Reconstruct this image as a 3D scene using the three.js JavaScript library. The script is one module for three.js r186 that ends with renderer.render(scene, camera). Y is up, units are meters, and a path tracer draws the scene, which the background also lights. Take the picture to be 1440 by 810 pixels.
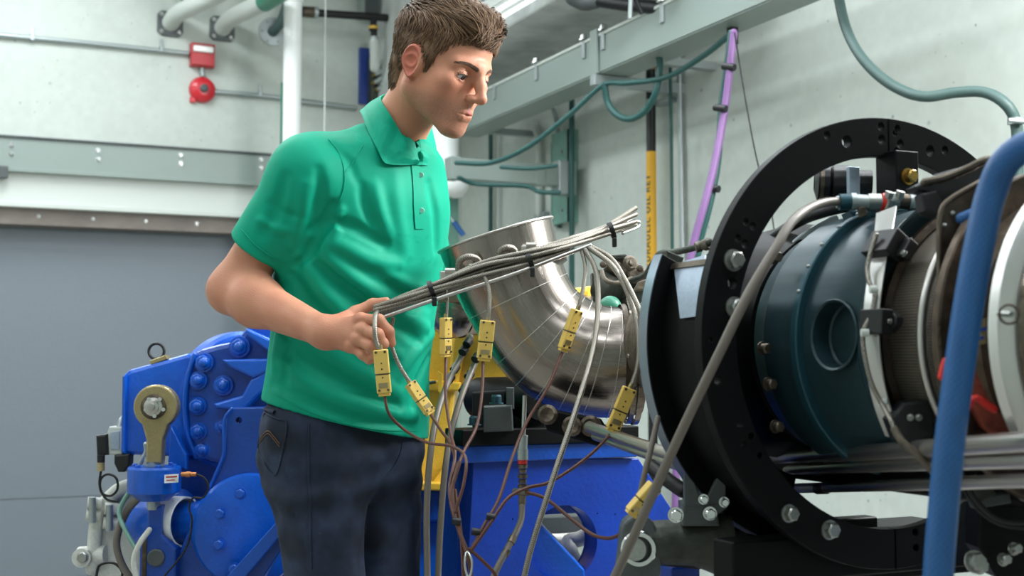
import * as THREE from 'three';
import { RoundedBoxGeometry } from 'three/addons/geometries/RoundedBoxGeometry.js';
import { mergeGeometries, toCreasedNormals } from 'three/addons/utils/BufferGeometryUtils.js';
import { Brush, Evaluator, SUBTRACTION } from 'three-bvh-csg';
import { RectAreaLightUniformsLib } from 'three/addons/lights/RectAreaLightUniformsLib.js';

// ---------------------------------------------------------------- camera, light, exposure
const F = 1800, TH = 0.4335, PITCH = 0.0587, CAM = new THREE.Vector3(1.38, 1.1, 1.215);
const scene = new THREE.Scene();
scene.background = new THREE.Color(0x0b0d0e);
const camera = new THREE.PerspectiveCamera(2 * Math.atan(405 / F) * 180 / Math.PI, 1440 / 810, 0.05, 60);
const FWD = new THREE.Vector3(-Math.cos(TH) * Math.cos(PITCH), Math.sin(PITCH), -Math.sin(TH) * Math.cos(PITCH));
camera.position.copy(CAM); camera.lookAt(CAM.clone().add(FWD));
camera.focus = 2.3; camera.userData.fStop = 5.6;
const renderer = new THREE.WebGLRenderer({ antialias: true });
renderer.toneMapping = THREE.LinearToneMapping;
renderer.toneMappingExposure = 1.28;
renderer.shadowMap.enabled = true;
RectAreaLightUniformsLib.init();
const CEIL = 3.45;
// ceiling lamps: centre x, z, length along x, width along z, radiance (each builds a fitting and its light, see ceilingLamp)
const LAMPS = [
  [-4.1, 0.9, 1.2, 0.6, 14], [-2.3, 0.9, 1.2, 0.6, 8], [-0.5, 0.9, 1.2, 0.6, 4], [1.3, 0.9, 1.2, 0.6, 4],
  [-4.1, 2.9, 1.2, 0.6, 12], [-2.3, 2.9, 1.2, 0.6, 5], [-0.5, 2.9, 1.2, 0.6, 4], [1.3, 2.9, 1.2, 0.6, 4],
  [-2.5, -0.6, 1.2, 0.3, 18], [-0.7, -0.6, 1.2, 0.3, 17], [1.1, -0.6, 1.2, 0.3, 17],
];
const SOFTBOX = { pos: [-0.25, 2.3, -1.2], look: [-0.95, 1.3, 0.3], w: 0.7, h: 0.7, power: 40 };
const LAMP_COL = 0xf3faff;

// ---------------------------------------------------------------- helpers
let seed = 7;
const rnd = () => { seed = (seed * 1664525 + 1013904223) >>> 0; return seed / 4294967296; };
const rr = (a, b) => a + (b - a) * rnd();
const V = (x, y, z) => new THREE.Vector3(x, y, z);
const RIGHT = V(Math.sin(TH), 0, -Math.cos(TH)), UP = new THREE.Vector3().crossVectors(RIGHT, FWD).normalize(), TOW = V(Math.cos(TH), 0, Math.sin(TH));
const dirOf = (x, y) => FWD.clone().addScaledVector(RIGHT, (x - 720) / F).addScaledVector(UP, (405 - y) / F);
const at = (x, y, d) => CAM.clone().addScaledVector(dirOf(x, y), d);                 // a point at a measured distance
const on = (ax, v, x, y) => { const d = dirOf(x, y); return CAM.clone().addScaledVector(d, (v - CAM[ax]) / d[ax]); };
const used = {};
const numbered = n => { const k = used[n] = (used[n] ?? -1) + 1; return k ? n + '_' + String(k).padStart(3, '0') : n; };
const org = new Map();
function thing(name, label, category, pos = [0, 0, 0], group) {
  const o = new THREE.Group(); o.name = numbered(name); scene.add(o);
  if (pos.isVector3) o.position.copy(pos); else o.position.set(...pos);
  org.set(o, o.position.clone());
  o.userData = { label, category }; if (group) o.userData.group = group;
  return o;
}
function clean(g, keepUV, col) {
  if (g.index) g = g.toNonIndexed();
  for (const k of Object.keys(g.attributes)) if (!(k === 'position' || k === 'normal' || k === 'uv' || (col && k === 'color'))) g.deleteAttribute(k);
  g.morphAttributes = {};
  if (!keepUV || !g.attributes.uv) {
    const p = g.attributes.position, uv = new Float32Array(p.count * 2);
    for (let i = 0; i < p.count; i += 3) {
      const ax = p.getX(i), ay = p.getY(i), az = p.getZ(i);
      const bx = p.getX(i + 1) - ax, by = p.getY(i + 1) - ay, bz = p.getZ(i + 1) - az, cx = p.getX(i + 2) - ax, cy = p.getY(i + 2) - ay, cz = p.getZ(i + 2) - az;
      const nx = Math.abs(by * cz - bz * cy), ny = Math.abs(bz * cx - bx * cz), nz = Math.abs(bx * cy - by * cx);
      for (let k = i; k < i + 3; k++) {
        const x = p.getX(k), y = p.getY(k), z = p.getZ(k);
        if (nx >= ny && nx >= nz) { uv[2 * k] = z; uv[2 * k + 1] = y; } else if (ny >= nz) { uv[2 * k] = x; uv[2 * k + 1] = z; } else { uv[2 * k] = x; uv[2 * k + 1] = y; }
      }
    }
    g.setAttribute('uv', new THREE.BufferAttribute(uv, 2));
  }
  return g;
}
function part(name, geos, m, parent, opt = {}) {
  geos = (Array.isArray(geos) ? geos : [geos]).map(g => clean(g, opt.uv, opt.color));
  const g = geos.length > 1 ? mergeGeometries(geos) : geos[0];
  const o = org.get(parent); if (o) g.translate(-o.x, -o.y, -o.z);
  const me = new THREE.Mesh(g, m); me.castShadow = me.receiveShadow = true;
  me.name = parent ? name : numbered(name);
  if (parent) { let k = 0, nm = name; const names = new Set(parent.children.map(c => c.name)); while (names.has(nm)) nm = name + '_' + String(++k).padStart(3, '0'); me.name = nm; }
  (parent || scene).add(me);
  org.set(me, o ? o : V(0, 0, 0));
  if (opt.label) me.userData.label = opt.label;
  if (opt.kind) me.userData.kind = opt.kind;
  return me;
}
function one(name, label, category, geos, m, group, opt) { const me = part(name, geos, m, null, opt); me.userData = { label, category }; if (group) me.userData.group = group; return me; }
function struct(name, geos, m) { const me = part(name, geos, m, null); me.userData = { kind: 'structure' }; return me; }
const Yv = V(0, 1, 0);
function place(g, pos, dir) { g.applyQuaternion(new THREE.Quaternion().setFromUnitVectors(Yv, dir.clone().normalize())); return g.translate(pos.x, pos.y, pos.z); }
const box = (w, h, d, r = 0) => r > 0 ? new RoundedBoxGeometry(w, h, d, 2, Math.min(r, w * .49, h * .49, d * .49)) : new THREE.BoxGeometry(w, h, d);
const boxAt = (x0, x1, y0, y1, z0, z1, r = 0) => box(Math.abs(x1 - x0), Math.abs(y1 - y0), Math.abs(z1 - z0), r).translate((x0 + x1) / 2, (y0 + y1) / 2, (z0 + z1) / 2);
function rod(a, b, r, seg = 12, r2 = r, open = false) {
  const d = b.clone().sub(a), L = d.length();
  return place(new THREE.CylinderGeometry(r2, r, L, seg, 1, open), a.clone().add(b).multiplyScalar(.5), d);
}
function tube(pts, r, seg = 8, n = 0, closed = false) {
  const c = new THREE.CatmullRomCurve3(pts, closed, 'centripetal');
  const g = new THREE.TubeGeometry(c, n || Math.max(12, pts.length * 7), r, seg, closed);
  const L = c.getLength(), uv = g.attributes.uv; for (let i = 0; i < uv.count; i++) uv.setXY(i, uv.getX(i) * L, uv.getY(i) * 2 * Math.PI * r);
  if (!closed) {                                             // rounded ends
    const caps = [0, 1].map(t => { const p = c.getPointAt(t); return new THREE.SphereGeometry(r, seg, 6).translate(p.x, p.y, p.z); });
    return mergeGeometries([g, ...caps].map(x => clean(x, true)));
  }
  return g;
}
const pth = a => a.map(([x, y, d]) => at(x, y, d));
const AX = 1.13;                                             // height of the engine axis; it runs along x at z = 0
function latheX(prof, seg = 96, cr = .5, cy = AX, cz = 0, ph = 0, len = Math.PI * 2) {
  let g = new THREE.LatheGeometry(prof.map(([x, r]) => new THREE.Vector2(Math.max(r, 1e-5), x)), seg, ph, len);
  g = toCreasedNormals(g.toNonIndexed(), cr);
  return g.rotateZ(-Math.PI / 2).translate(0, cy, cz);
}
function lathe(prof, seg = 32, cr = .5) { return toCreasedNormals(new THREE.LatheGeometry(prof.map(([r, y]) => new THREE.Vector2(Math.max(r, 1e-5), y)), seg).toNonIndexed(), cr); }
const shp = pts => new THREE.Shape(pts.map(p => new THREE.Vector2(p[0], p[1])));
const circ = (x, y, r) => { const p = new THREE.Path(); p.absarc(x, y, r, 0, Math.PI * 2, true); return p; };
function extr(shape, depth, bev = 0, seg = 24) {
  return new THREE.ExtrudeGeometry(shape, { depth: depth - 2 * bev, bevelEnabled: bev > 0, bevelSize: bev, bevelOffset: -bev, bevelThickness: bev, bevelSegments: 2, curveSegments: seg }).translate(0, 0, bev);
}
// a plate standing across the view at distance d: outline in photograph coordinates, real thickness behind it
function frameAt(x, y, d, yaw = 0) { const m = new THREE.Matrix4().makeRotationY(Math.PI / 2 - TH + yaw); m.setPosition(at(x, y, d)); return m; }
function outline(pts, m, d) { const inv = m.clone().invert(); return pts.map(([x, y]) => { const q = at(x, y, d).applyMatrix4(inv); return [q.x, q.y]; }); }
function plate(pts, d, th, bev = .004, holes = [], yaw = 0) {
  const cx = pts.reduce((s, p) => s + p[0], 0) / pts.length, cy = pts.reduce((s, p) => s + p[1], 0) / pts.length;
  const m = frameAt(cx, cy, d, yaw), sh = shp(outline(pts, m, d));
  for (const [x, y, r] of holes) { const q = outline([[x, y]], m, d)[0]; sh.holes.push(circ(q[0], q[1], r)); }
  return extr(sh, th, bev).translate(0, 0, -th).applyMatrix4(m);
}
function smoothPts(pts, n = 6) { const c = new THREE.CatmullRomCurve3(pts.map(p => V(p[0], p[1], 0)), true, 'centripetal'); return c.getPoints(pts.length * n).slice(0, -1).map(p => [p.x, p.y]); }
function bolt(r, h, washer = true) {                          // hexagon head pointing to +y
  const g = [new THREE.CylinderGeometry(r, r, h * .8, 6).translate(0, h * .5, 0), new THREE.CylinderGeometry(r * .8, r, h * .2, 6).translate(0, h, 0)];
  if (washer) g.push(new THREE.CylinderGeometry(r * 1.22, r * 1.25, h * .16, 24).translate(0, h * .08, 0));
  return mergeGeometries(g.map(x => clean(x)));
}
const boltAt = (p, dir, r, h, w) => place(bolt(r, h, w), p, dir);

// ---------------------------------------------------------------- textures and materials
function dataTex(n, fn, srgb, rep = 1) {
  const d = new Uint8Array(n * n * 4);
  for (let j = 0; j < n; j++) for (let i = 0; i < n; i++) { const c = fn(i / n, j / n, i, j), k = 4 * (j * n + i); if (c.length) { d[k] = c[0] * 255; d[k + 1] = c[1] * 255; d[k + 2] = c[2] * 255; } else d[k] = d[k + 1] = d[k + 2] = c * 255; d[k + 3] = 255; }
  const t = new THREE.DataTexture(d, n, n); t.wrapS = t.wrapT = THREE.RepeatWrapping; t.magFilter = THREE.LinearFilter; t.minFilter = THREE.LinearMipmapLinearFilter; t.generateMipmaps = true;
  if (srgb) t.colorSpace = THREE.SRGBColorSpace; t.repeat.set(rep.length ? rep[0] : rep, rep.length ? rep[1] : rep); t.needsUpdate = true; return t;
}
const clamp = (x, a = 0, b = 1) => Math.min(b, Math.max(a, x));
const sst = (a, b, x) => { const t = clamp((x - a) / (b - a)); return t * t * (3 - 2 * t); };
const hash = (x, y, s) => { let h = (x * 374761393 + y * 668265263 + s * 1442695041) | 0; h = Math.imul(h ^ (h >>> 13), 1274126177); return ((h ^ (h >>> 16)) >>> 0) / 4294967296; };
function vn(u, v, p, q, s) {                                  // value noise that repeats after p, q cells
  const x = u * p, y = v * q, i = Math.floor(x), j = Math.floor(y), fx = x - i, fy = y - j, a = fx * fx * (3 - 2 * fx), b = fy * fy * (3 - 2 * fy);
  const h = (m, n) => hash(((m % p) + p) % p, ((n % q) + q) % q, s);
  return (h(i, j) * (1 - a) + h(i + 1, j) * a) * (1 - b) + (h(i, j + 1) * (1 - a) + h(i + 1, j + 1) * a) * b;
}
const fbm = (u, v, p, s, o = 4) => { let r = 0, a = .5, t = 0; for (let k = 0; k < o; k++) { r += a * vn(u, v, p << k, p << k, s + k); t += a; a *= .5; } return r / t; };
const pits = []; for (let k = 0; k < 260; k++) pits.push([rnd(), rnd(), rr(.0006, .0022) * (rnd() < .12 ? 2 : 1), rr(.3, 1)]);
const pitMap = new Float32Array(1024 * 1024);
for (const [x, y, r, a] of pits) { const R = Math.ceil(r * 1024) + 1, ci = Math.round(x * 1024), cj = Math.round(y * 1024); for (let j = -R; j <= R; j++) for (let i = -R; i <= R; i++) { const w = clamp(1.2 - Math.hypot(i, j) / (r * 1024)) * a, k = ((cj + j + 1024) % 1024) * 1024 + (ci + i + 1024) % 1024; pitMap[k] = Math.max(pitMap[k], w); } }
const wallMap = dataTex(1024, (u, v, i, j) => { const n = fbm(u, v, 4, 11, 5), m = fbm(u, v, 64, 31, 2), p = pitMap[j * 1024 + i], s = .93 + .09 * (n - .5) + .04 * (m - .5); return [s * (1 - .35 * p), s * (1.003 - .34 * p), s * (.99 - .33 * p)].map(x => clamp(x)); }, true, .5);
const wallBump = dataTex(1024, (u, v, i, j) => clamp(.6 + .25 * (fbm(u, v, 40, 5, 4) - .5) - .5 * pitMap[j * 1024 + i]), false, .5);
const grainBump = dataTex(256, (u, v) => fbm(u, v, 32, 3, 3), false, 6);
const castBump = dataTex(256, (u, v) => fbm(u, v, 16, 13, 4), false, 9);
const brushRough = dataTex(512, (u, v) => clamp(.55 + .5 * (vn(u, v, 6, 256, 2) - .5) + .35 * (vn(u, v, 3, 90, 8) - .5)), false, 3);
const ductRough = dataTex(512, (u, v) => clamp(.8 + .28 * (vn(u, v, 4, 160, 2) - .5) + .2 * (fbm(u, v, 6, 8, 3) - .5)), false, 1.6);
const grimeMap = dataTex(512, (u, v) => { const n = fbm(u, v, 5, 40, 5), m = fbm(u, v, 24, 70, 3); const s = .72 + .5 * (n - .5) + .35 * (m - .5); return [clamp(s + .02), clamp(s), clamp(s - .02)]; }, true, 3);
const blotch = dataTex(512, (u, v) => { const n = fbm(u, v, 6, 140, 4), m = vn(u, v, 200, 200, 4); const s = .9 + .22 * (n - .5) + .06 * (m - .5); return [clamp(s), clamp(s), clamp(s)]; }, true, 2);
const braidMap = dataTex(128, (u, v) => { const a = Math.sin((u * 4 + v * 2) * 2 * Math.PI), b = Math.sin((u * 4 - v * 2) * 2 * Math.PI); const s = clamp(.62 + .24 * Math.max(a, b) + .1 * (hash((u * 128) | 0, (v * 128) | 0, 3) - .5)); return [s, s * .985, s * .96]; }, true, [85, 85]);
const braidBump = dataTex(128, (u, v) => { const a = Math.sin((u * 4 + v * 2) * 2 * Math.PI), b = Math.sin((u * 4 - v * 2) * 2 * Math.PI); return clamp(.5 + .4 * Math.max(a, b)); }, false, [85, 85]);
const meshMap = dataTex(256, (u, v) => { const x = Math.abs((u * 16) % 1 - .5), y = Math.abs((v * 16) % 1 - .5), hole = sst(.36, .28, Math.max(x, y)); const s = .72 * (1 - hole) + .3 * hole; return [s * 1.02, s, s * .96]; }, true, 17);
const meshBump = dataTex(256, (u, v) => { const x = Math.abs((u * 16) % 1 - .5), y = Math.abs((v * 16) % 1 - .5); return sst(.28, .38, Math.max(x, y)); }, false, 17);
const hoseMap = dataTex(256, (u, v) => { const w = .5 + .5 * Math.sin(v * 24 * 2 * Math.PI), d = .5 + .5 * Math.sin((u * 30 + v * 12) * 2 * Math.PI); const s = .8 + .12 * w * d + .12 * (fbm(u, v, 10, 9, 3) - .5); return [s, s, s].map(x => clamp(x)); }, true, [4, 13]);
const std = (o) => { const { c, r = .5, m = 0, ...k } = o; return new THREE.MeshPhysicalMaterial({ color: c, roughness: r, metalness: m, ...k }); };
const M = {
  wall: std({ c: 0xd3dbd6, r: .82, map: wallMap, bumpMap: wallBump, bumpScale: .003 }),
  wallTrim: std({ c: 0xc9cfc9, r: .6, bumpMap: grainBump, bumpScale: .0006 }),
  floor: std({ c: 0xc6c8c3, r: .45, map: grimeMap, bumpMap: grainBump, bumpScale: .0006 }),
  ceil: std({ c: 0xd7dad6, r: .85, bumpMap: grainBump, bumpScale: .001 }),
  soffit: std({ c: 0xdfe4e1, r: .7, map: blotch, bumpMap: grainBump, bumpScale: .0008 }),
  door: std({ c: 0x747d85, r: .5, bumpMap: grainBump, bumpScale: .0006 }),
  lintel: std({ c: 0x857c74, r: .55, map: blotch }),
  greyPaint: std({ c: 0x88958f, r: .42, bumpMap: grainBump, bumpScale: .0003 }),
  greyDark: std({ c: 0x565d5e, r: .5, map: blotch }),
  galv: std({ c: 0xa4adad, r: .4, m: .6 }),
  chrome: std({ c: 0xd5d7d6, r: .16, m: 1 }),
  steel: std({ c: 0xc4c1bc, r: .34, m: 1 }),
  bolt: std({ c: 0xb9bcb8, r: .34, m: .9, map: blotch, bumpMap: grainBump, bumpScale: .0003 }),
  oldSteel: std({ c: 0x8a8176, r: .42, m: .85, map: grimeMap, bumpMap: castBump, bumpScale: .0006 }),
  brass: std({ c: 0xbd9a55, r: .33, m: .95, map: blotch }),
  whitePipe: std({ c: 0xeef1ef, r: .35 }),
  green: std({ c: 0x2f8268, r: .4 }),
  strut: std({ c: 0x7fae9f, r: .45, map: blotch }),
  tealCable: std({ c: 0x1d4f4b, r: .45 }),
  darkCable: std({ c: 0x3e5552, r: .5 }),
  black: std({ c: 0x101214, r: .45 }),
  rubber: std({ c: 0x17181a, r: .7 }),
  purple: std({ c: 0x7f5c90, r: .5 }),
  red: std({ c: 0xb32a30, r: .35 }),
  redHorn: std({ c: 0xc92a34, r: .3 }),
  lens: std({ c: 0xf0f0ec, r: .2 }),
  blueRack: std({ c: 0x203f8c, r: .45 }),
  anod: std({ c: 0x08090b, r: .5, specularIntensity: .35, bumpMap: grainBump, bumpScale: .0001 }),
  blackPaint: std({ c: 0x060708, r: .5, specularIntensity: .35, bumpMap: grainBump, bumpScale: .0001 }),
  edge: std({ c: 0x97a3b0, r: .3, m: .9 }),
  drum: std({ c: 0x2c474f, r: .42, m: .35, map: blotch }),
  drumBand: std({ c: 0x24525f, r: .45, m: .35, map: blotch }),
  titan: std({ c: 0x8d867c, r: .38, m: .9, map: grimeMap, roughnessMap: brushRough }),
  brownSteel: std({ c: 0x6b6055, r: .45, m: .8, map: grimeMap, bumpMap: castBump, bumpScale: .0005 }),
  screen: std({ c: 0xb5aea2, r: .45, m: .35, map: meshMap, bumpMap: meshBump, bumpScale: .0008 }),
  band: std({ c: 0xdcdcd8, r: .36, m: .8 }),
  duct: std({ c: 0x989089, r: .33, m: 1, roughnessMap: ductRough, anisotropy: .5 }),
  seam: std({ c: 0xc6c4be, r: .35, m: 1 }),
  braid: std({ c: 0xc9c5bd, r: .36, m: .8, map: braidMap, bumpMap: braidBump, bumpScale: .0006 }),
  greyHose: std({ c: 0x736c64, r: .45, m: .15, bumpMap: grainBump, bumpScale: .0001 }),
  conn: std({ c: 0xe3c163, r: .45, bumpMap: grainBump, bumpScale: .0001 }),
  wire: std({ c: 0x7a4a3c, r: .45, map: braidMap, bumpMap: braidBump, bumpScale: .0002 }),
  blueHose: std({ c: 0x2a6cb0, r: .42, map: hoseMap, bumpMap: hoseMap, bumpScale: .0006 }),
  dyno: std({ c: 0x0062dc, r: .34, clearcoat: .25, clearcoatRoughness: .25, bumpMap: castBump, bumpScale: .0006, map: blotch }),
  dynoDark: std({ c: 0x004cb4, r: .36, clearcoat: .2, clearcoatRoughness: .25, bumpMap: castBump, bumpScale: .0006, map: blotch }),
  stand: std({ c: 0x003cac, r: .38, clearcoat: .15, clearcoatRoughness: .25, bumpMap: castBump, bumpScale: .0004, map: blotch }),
  yellow: std({ c: 0xfccb45, r: .4, bumpMap: castBump, bumpScale: .0004, map: blotch }),
  gold: std({ c: 0xc8b688, r: .34, m: .8, map: blotch }),
  castWhite: std({ c: 0xe6e8e0, r: .5, map: blotch, bumpMap: castBump, bumpScale: .001 }),
  castTan: std({ c: 0x8f887a, r: .55, m: .25, map: grimeMap, bumpMap: castBump, bumpScale: .0015 }),
  castDark: std({ c: 0x4d564f, r: .55, m: .2, map: grimeMap, bumpMap: castBump, bumpScale: .001 }),
  sheet: std({ c: 0xb9c9dc, r: .35, m: .35, map: blotch }),
  cloth: std({ c: 0xb4523c, r: .75, map: grimeMap, bumpMap: castBump, bumpScale: .002 }),
  redRubber: std({ c: 0xd02a22, r: .45 }),
  copper: std({ c: 0xc08050, r: .35, m: .8 }),
};
// ---------------------------------------------------------------- the room
const XL = -5.4, ZR = -1.6, XN = 3.6, ZN = 4.4;
struct('floor', boxAt(XL - .2, XN + .2, -.2, 0, ZR - .2, ZN + .2), M.floor);
struct('ceiling', boxAt(XL - .2, XN + .2, CEIL, CEIL + .2, ZR - .2, ZN + .2), M.ceil);
struct('wall_right', boxAt(XL - .2, XN + .2, 0, CEIL, ZR - .2, ZR), M.wall);
struct('wall_front', boxAt(XN, XN + .2, 0, CEIL, ZR, ZN), M.wall);
struct('wall_back', boxAt(XL - .2, XN + .2, 0, CEIL, ZN, ZN + .2), M.wall);
{ // left wall with the roller door opening
  const yTop = 1.87, z1 = -.62, z0 = 3.4;
  struct('wall_left', [boxAt(XL - .2, XL, yTop, CEIL, ZR, ZN), boxAt(XL - .2, XL, 0, yTop, ZR, z1), boxAt(XL - .2, XL, 0, yTop, z0, ZN)], M.wall);
  struct('trim_1', [boxAt(XL - .02, XL + .05, 1.868, 2.045, z1 - .05, z0 + .05, .006), boxAt(XL + .05, XL + .075, 1.868, 1.895, z1 - .05, z0 + .05, .004)], M.wallTrim);
  struct('trim_2', boxAt(XL - .1, XL + .03, 1.785, 1.872, z1, z0, .004), M.lintel);
  const door = struct('door_1', boxAt(XL - .16, XL - .11, 0, 1.80, z1, z0), M.door);
  for (const [a, b] of [[.02, .42], [.4235, 1.8]]) part('door_panel', boxAt(XL - .112, XL - .102, a, b, z1 + .004, z0 - .004, .002), M.door, door);
  for (let k = 0; k < 6; k++) part('bolt', boltAt(V(XL + .03, 1.83, .95 - k * .26), V(1, 0, 0), .008, .008), M.bolt, scene.getObjectByName('trim_2'));
}
function ceilingLamp([x, z, L, W, power], i) {
  const t = thing('ceiling_lamp', LAMP_LABEL[i], 'ceiling lamp', [x, CEIL, z], 'flat ceiling lamps outside the view');
  part('frame', [boxAt(x - L / 2 - .03, x + L / 2 + .03, CEIL - .06, CEIL, z - W / 2 - .03, z - W / 2), boxAt(x - L / 2 - .03, x + L / 2 + .03, CEIL - .06, CEIL, z + W / 2, z + W / 2 + .03), boxAt(x - L / 2 - .03, x - L / 2, CEIL - .06, CEIL, z - W / 2, z + W / 2), boxAt(x + L / 2, x + L / 2 + .03, CEIL - .06, CEIL, z - W / 2, z + W / 2)], M.whitePipe, t);
  part('diffuser', boxAt(x - L / 2, x + L / 2, CEIL - .04, CEIL - .03, z - W / 2, z + W / 2), new THREE.MeshStandardMaterial({ color: 0xffffff, emissive: LAMP_COL, emissiveIntensity: 1.5 }), t);
  const l = new THREE.RectAreaLight(LAMP_COL, power, L, W); l.position.set(0, -.045, 0); l.lookAt(x, -10, z); l.rotation.set(-Math.PI / 2, 0, 0); t.add(l); l.name = 'light';
}
const LAMP_LABEL = LAMPS.map((_, i) => 'white framed flat ceiling lamp, ' + ['over the far left end of the near side', 'left of the man, near side', 'right above the near side of the engine', 'above the camera', 'far left of the back side', 'middle left of the back side', 'middle right of the back side', 'last on the right of the back side', 'narrow one by the soffit', 'narrow one over the black ring', 'narrow one at the far right'][i]);
LAMPS.forEach(ceilingLamp);
{ // photographer's soft light, out of the picture on the right
  const p = V(...SOFTBOX.pos), look = V(...SOFTBOX.look), n = look.clone().sub(p).normalize(), w = SOFTBOX.w, h = SOFTBOX.h;
  const q = new THREE.Object3D(); q.position.copy(p); q.lookAt(look); q.updateMatrix();
  const t = thing('softbox_lamp', 'black square softbox lamp with a white front on a tripod stand', 'studio lamp', [p.x, 0, p.z]);
  const sh = new THREE.CylinderGeometry(w * .72, w * .16, .3, 4, 1, true).rotateY(Math.PI / 4).rotateX(Math.PI / 2).translate(0, 0, -.17).applyMatrix4(q.matrix);
  part('hood', sh, M.black, t);
  part('diffuser', box(w, h, .006).translate(0, 0, -.012).applyMatrix4(q.matrix), new THREE.MeshStandardMaterial({ color: 0xffffff, emissive: 0xffffff, emissiveIntensity: 1.6 }), t);
  const hd = p.clone().addScaledVector(n, -.3);
  part('lamp_head', rod(hd, hd.clone().addScaledVector(n, -.2), .07, 20), M.black, t);
  part('pole', rod(V(hd.x, .12, hd.z), V(hd.x, hd.y, hd.z), .014, 12), M.black, t);
  for (let k = 0; k < 3; k++) { const a = k * 2.094 + .4; part('leg', rod(V(hd.x, .5, hd.z), V(hd.x + .3 * Math.cos(a), .01, hd.z + .3 * Math.sin(a)), .01, 8), M.black, t); }
  const l = new THREE.RectAreaLight(0xffffff, SOFTBOX.power, w, h); l.position.copy(p.clone().sub(org.get(t))); l.lookAt(0, 0, 0);
  const m = new THREE.Matrix4().lookAt(look, p, V(0, 1, 0)); // the lamp shines along its own -z
  l.quaternion.setFromRotationMatrix(new THREE.Matrix4().lookAt(p, look, V(0, 1, 0))); t.add(l); l.name = 'light';
}
// ---------------------------------------------------------------- left wall fittings
const XW = XL;                                               // wall surface
const L2 = (x, y, off = 0) => on('x', XW + off, x, y);
{ const p = L2(283, 80), q = L2(284, 127);
  const t = thing('fire_strobe', 'square red alarm box with a white lens above the round horn', 'fire alarm', p);
  part('housing', box(.05, .125, .125, .006).translate(p.x + .025, p.y, p.z), M.red, t);
  part('strobe_lens', box(.03, .034, .105, .008).translate(p.x + .055, p.y + .028, p.z), M.lens, t);
  part('cover', box(.012, .066, .118, .003).translate(p.x + .054, p.y - .024, p.z), M.red, t);
  const h = thing('alarm_horn', 'round red alarm horn with a dark centre under the square strobe box', 'fire alarm', q);
  part('bell', place(lathe([[0, 0], [.068, 0], [.07, .012], [.062, .034], [.04, .05], [.028, .052], [0, .052]], 40), q, V(1, 0, 0)), M.redHorn, h);
  part('centre_cap', place(lathe([[0, .05], [.021, .05], [.021, .066], [.012, .072], [0, .073]], 24), q, V(1, 0, 0)), M.greyDark, h, { label: 'dark grey centre cap' });
  part('mounting_lug', box(.02, .03, .03, .004).translate(q.x + .012, q.y - .058, q.z + .05), M.redHorn, h);
  one('conduit_nipple', 'short grey conduit stub joining the red strobe box and the red horn', 'conduit', rod(V(p.x + .02, p.y - .063, p.z), V(q.x + .02, q.y + .07, q.z), .012, 14), M.galv);
  const wires = [['long grey conduit running left from the red strobe box', [[-40, 46], [118, 60], [264, 75]], [[45, 54], [227, 70]]], ['grey conduit running right from the red horn to the white pipe', [[303, 129], [364, 134], [500, 152]], [[365, 133]]]];
  for (const [lab, ps, cl] of wires) {
    const c = thing('wall_conduit', lab, 'conduit', L2(ps[0][0], ps[0][1]));
    part('pipe', tube(ps.map(([x, y]) => L2(x, y, .02)), .0125, 12), M.galv, c);
    for (const [x, y] of cl) { const k = L2(x, y); part('strap', [box(.034, .036, .02, .004).translate(k.x + .017, k.y, k.z), box(.005, .07, .02, .001).translate(k.x + .003, k.y + .02, k.z)], M.galv, c); }
  }
  // square flanges with the white pipes that rise out of them
  const fl = [[239, 34, 'left'], [312, 41, 'right']];
  for (const [x, y, w] of fl) {
    const k = L2(x, y), f = thing('pipe_penetration', w === 'left' ? 'white pipe leaving a dark square wall flange, the left one above the red alarm' : 'white pipe with a green end leaving a dark square wall flange, right of the other', 'pipe', k);
    const s = .066, sh = shp([[-s, -s + .02], [-s + .02, -s], [s - .02, -s], [s, -s + .02], [s, s - .02], [s - .02, s], [-s + .02, s], [-s, s - .02]]);
    part('flange', extr(sh, .016, .002).rotateY(Math.PI / 2).translate(k.x, k.y, k.z), M.greyDark, f, { label: 'dark square flange with cut corners' });
    for (const [a, b] of [[-1, -1], [1, -1], [1, 1], [-1, 1]]) part('bolt', boltAt(V(k.x + .015, k.y + a * .045, k.z + b * .045), V(1, 0, 0), .009, .01), M.bolt, f);
    const e = at(x + 150, y - 95, 5.6), pd = e.clone().sub(V(k.x, k.y, k.z));
    part('pipe', tube([V(k.x, k.y, k.z), V(k.x + .1, k.y + .02, k.z - .01), V(k.x, k.y, k.z).addScaledVector(pd, .5), e], .045, 20, 30), M.wallTrim, f);
    if (w === 'right') part('pipe_marker', rod(V(k.x, k.y, k.z).addScaledVector(pd, .45), V(k.x, k.y, k.z).addScaledVector(pd, .7), .0475, 24), M.green, f, { label: 'green band round the pipe' });
  }
  { const k = L2(383, 45), f = thing('round_wall_flange', 'round pale wall flange with a dark elbow, beside the tall white pipe', 'pipe', k);
    part('disc', place(lathe([[.03, 0], [.078, 0], [.078, .012], [.03, .014]], 32), k, V(1, 0, 0)), M.galv, f);
    for (let i = 0; i < 6; i++) { const a = i * 1.047; part('bolt', boltAt(V(k.x + .012, k.y + .06 * Math.sin(a), k.z + .06 * Math.cos(a)), V(1, 0, 0), .007, .008), M.bolt, f); }
    part('elbow', tube([k, V(k.x + .06, k.y, k.z), V(k.x + .1, k.y + .03, k.z - .02), V(k.x + .16, k.y + .16, k.z - .05)], .026, 16), M.darkCable, f); }
  { const t = thing('hanging_cable_loop', 'thin green cable loop hanging against the wall above the left flange', 'cable', L2(262, 0)); part('cable', tube([L2(254, -25, .06), L2(257, 3, .06), L2(266, 15, .06), L2(284, 8, .06), L2(296, -20, .06)], .008, 8), M.green, t); }
}
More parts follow.
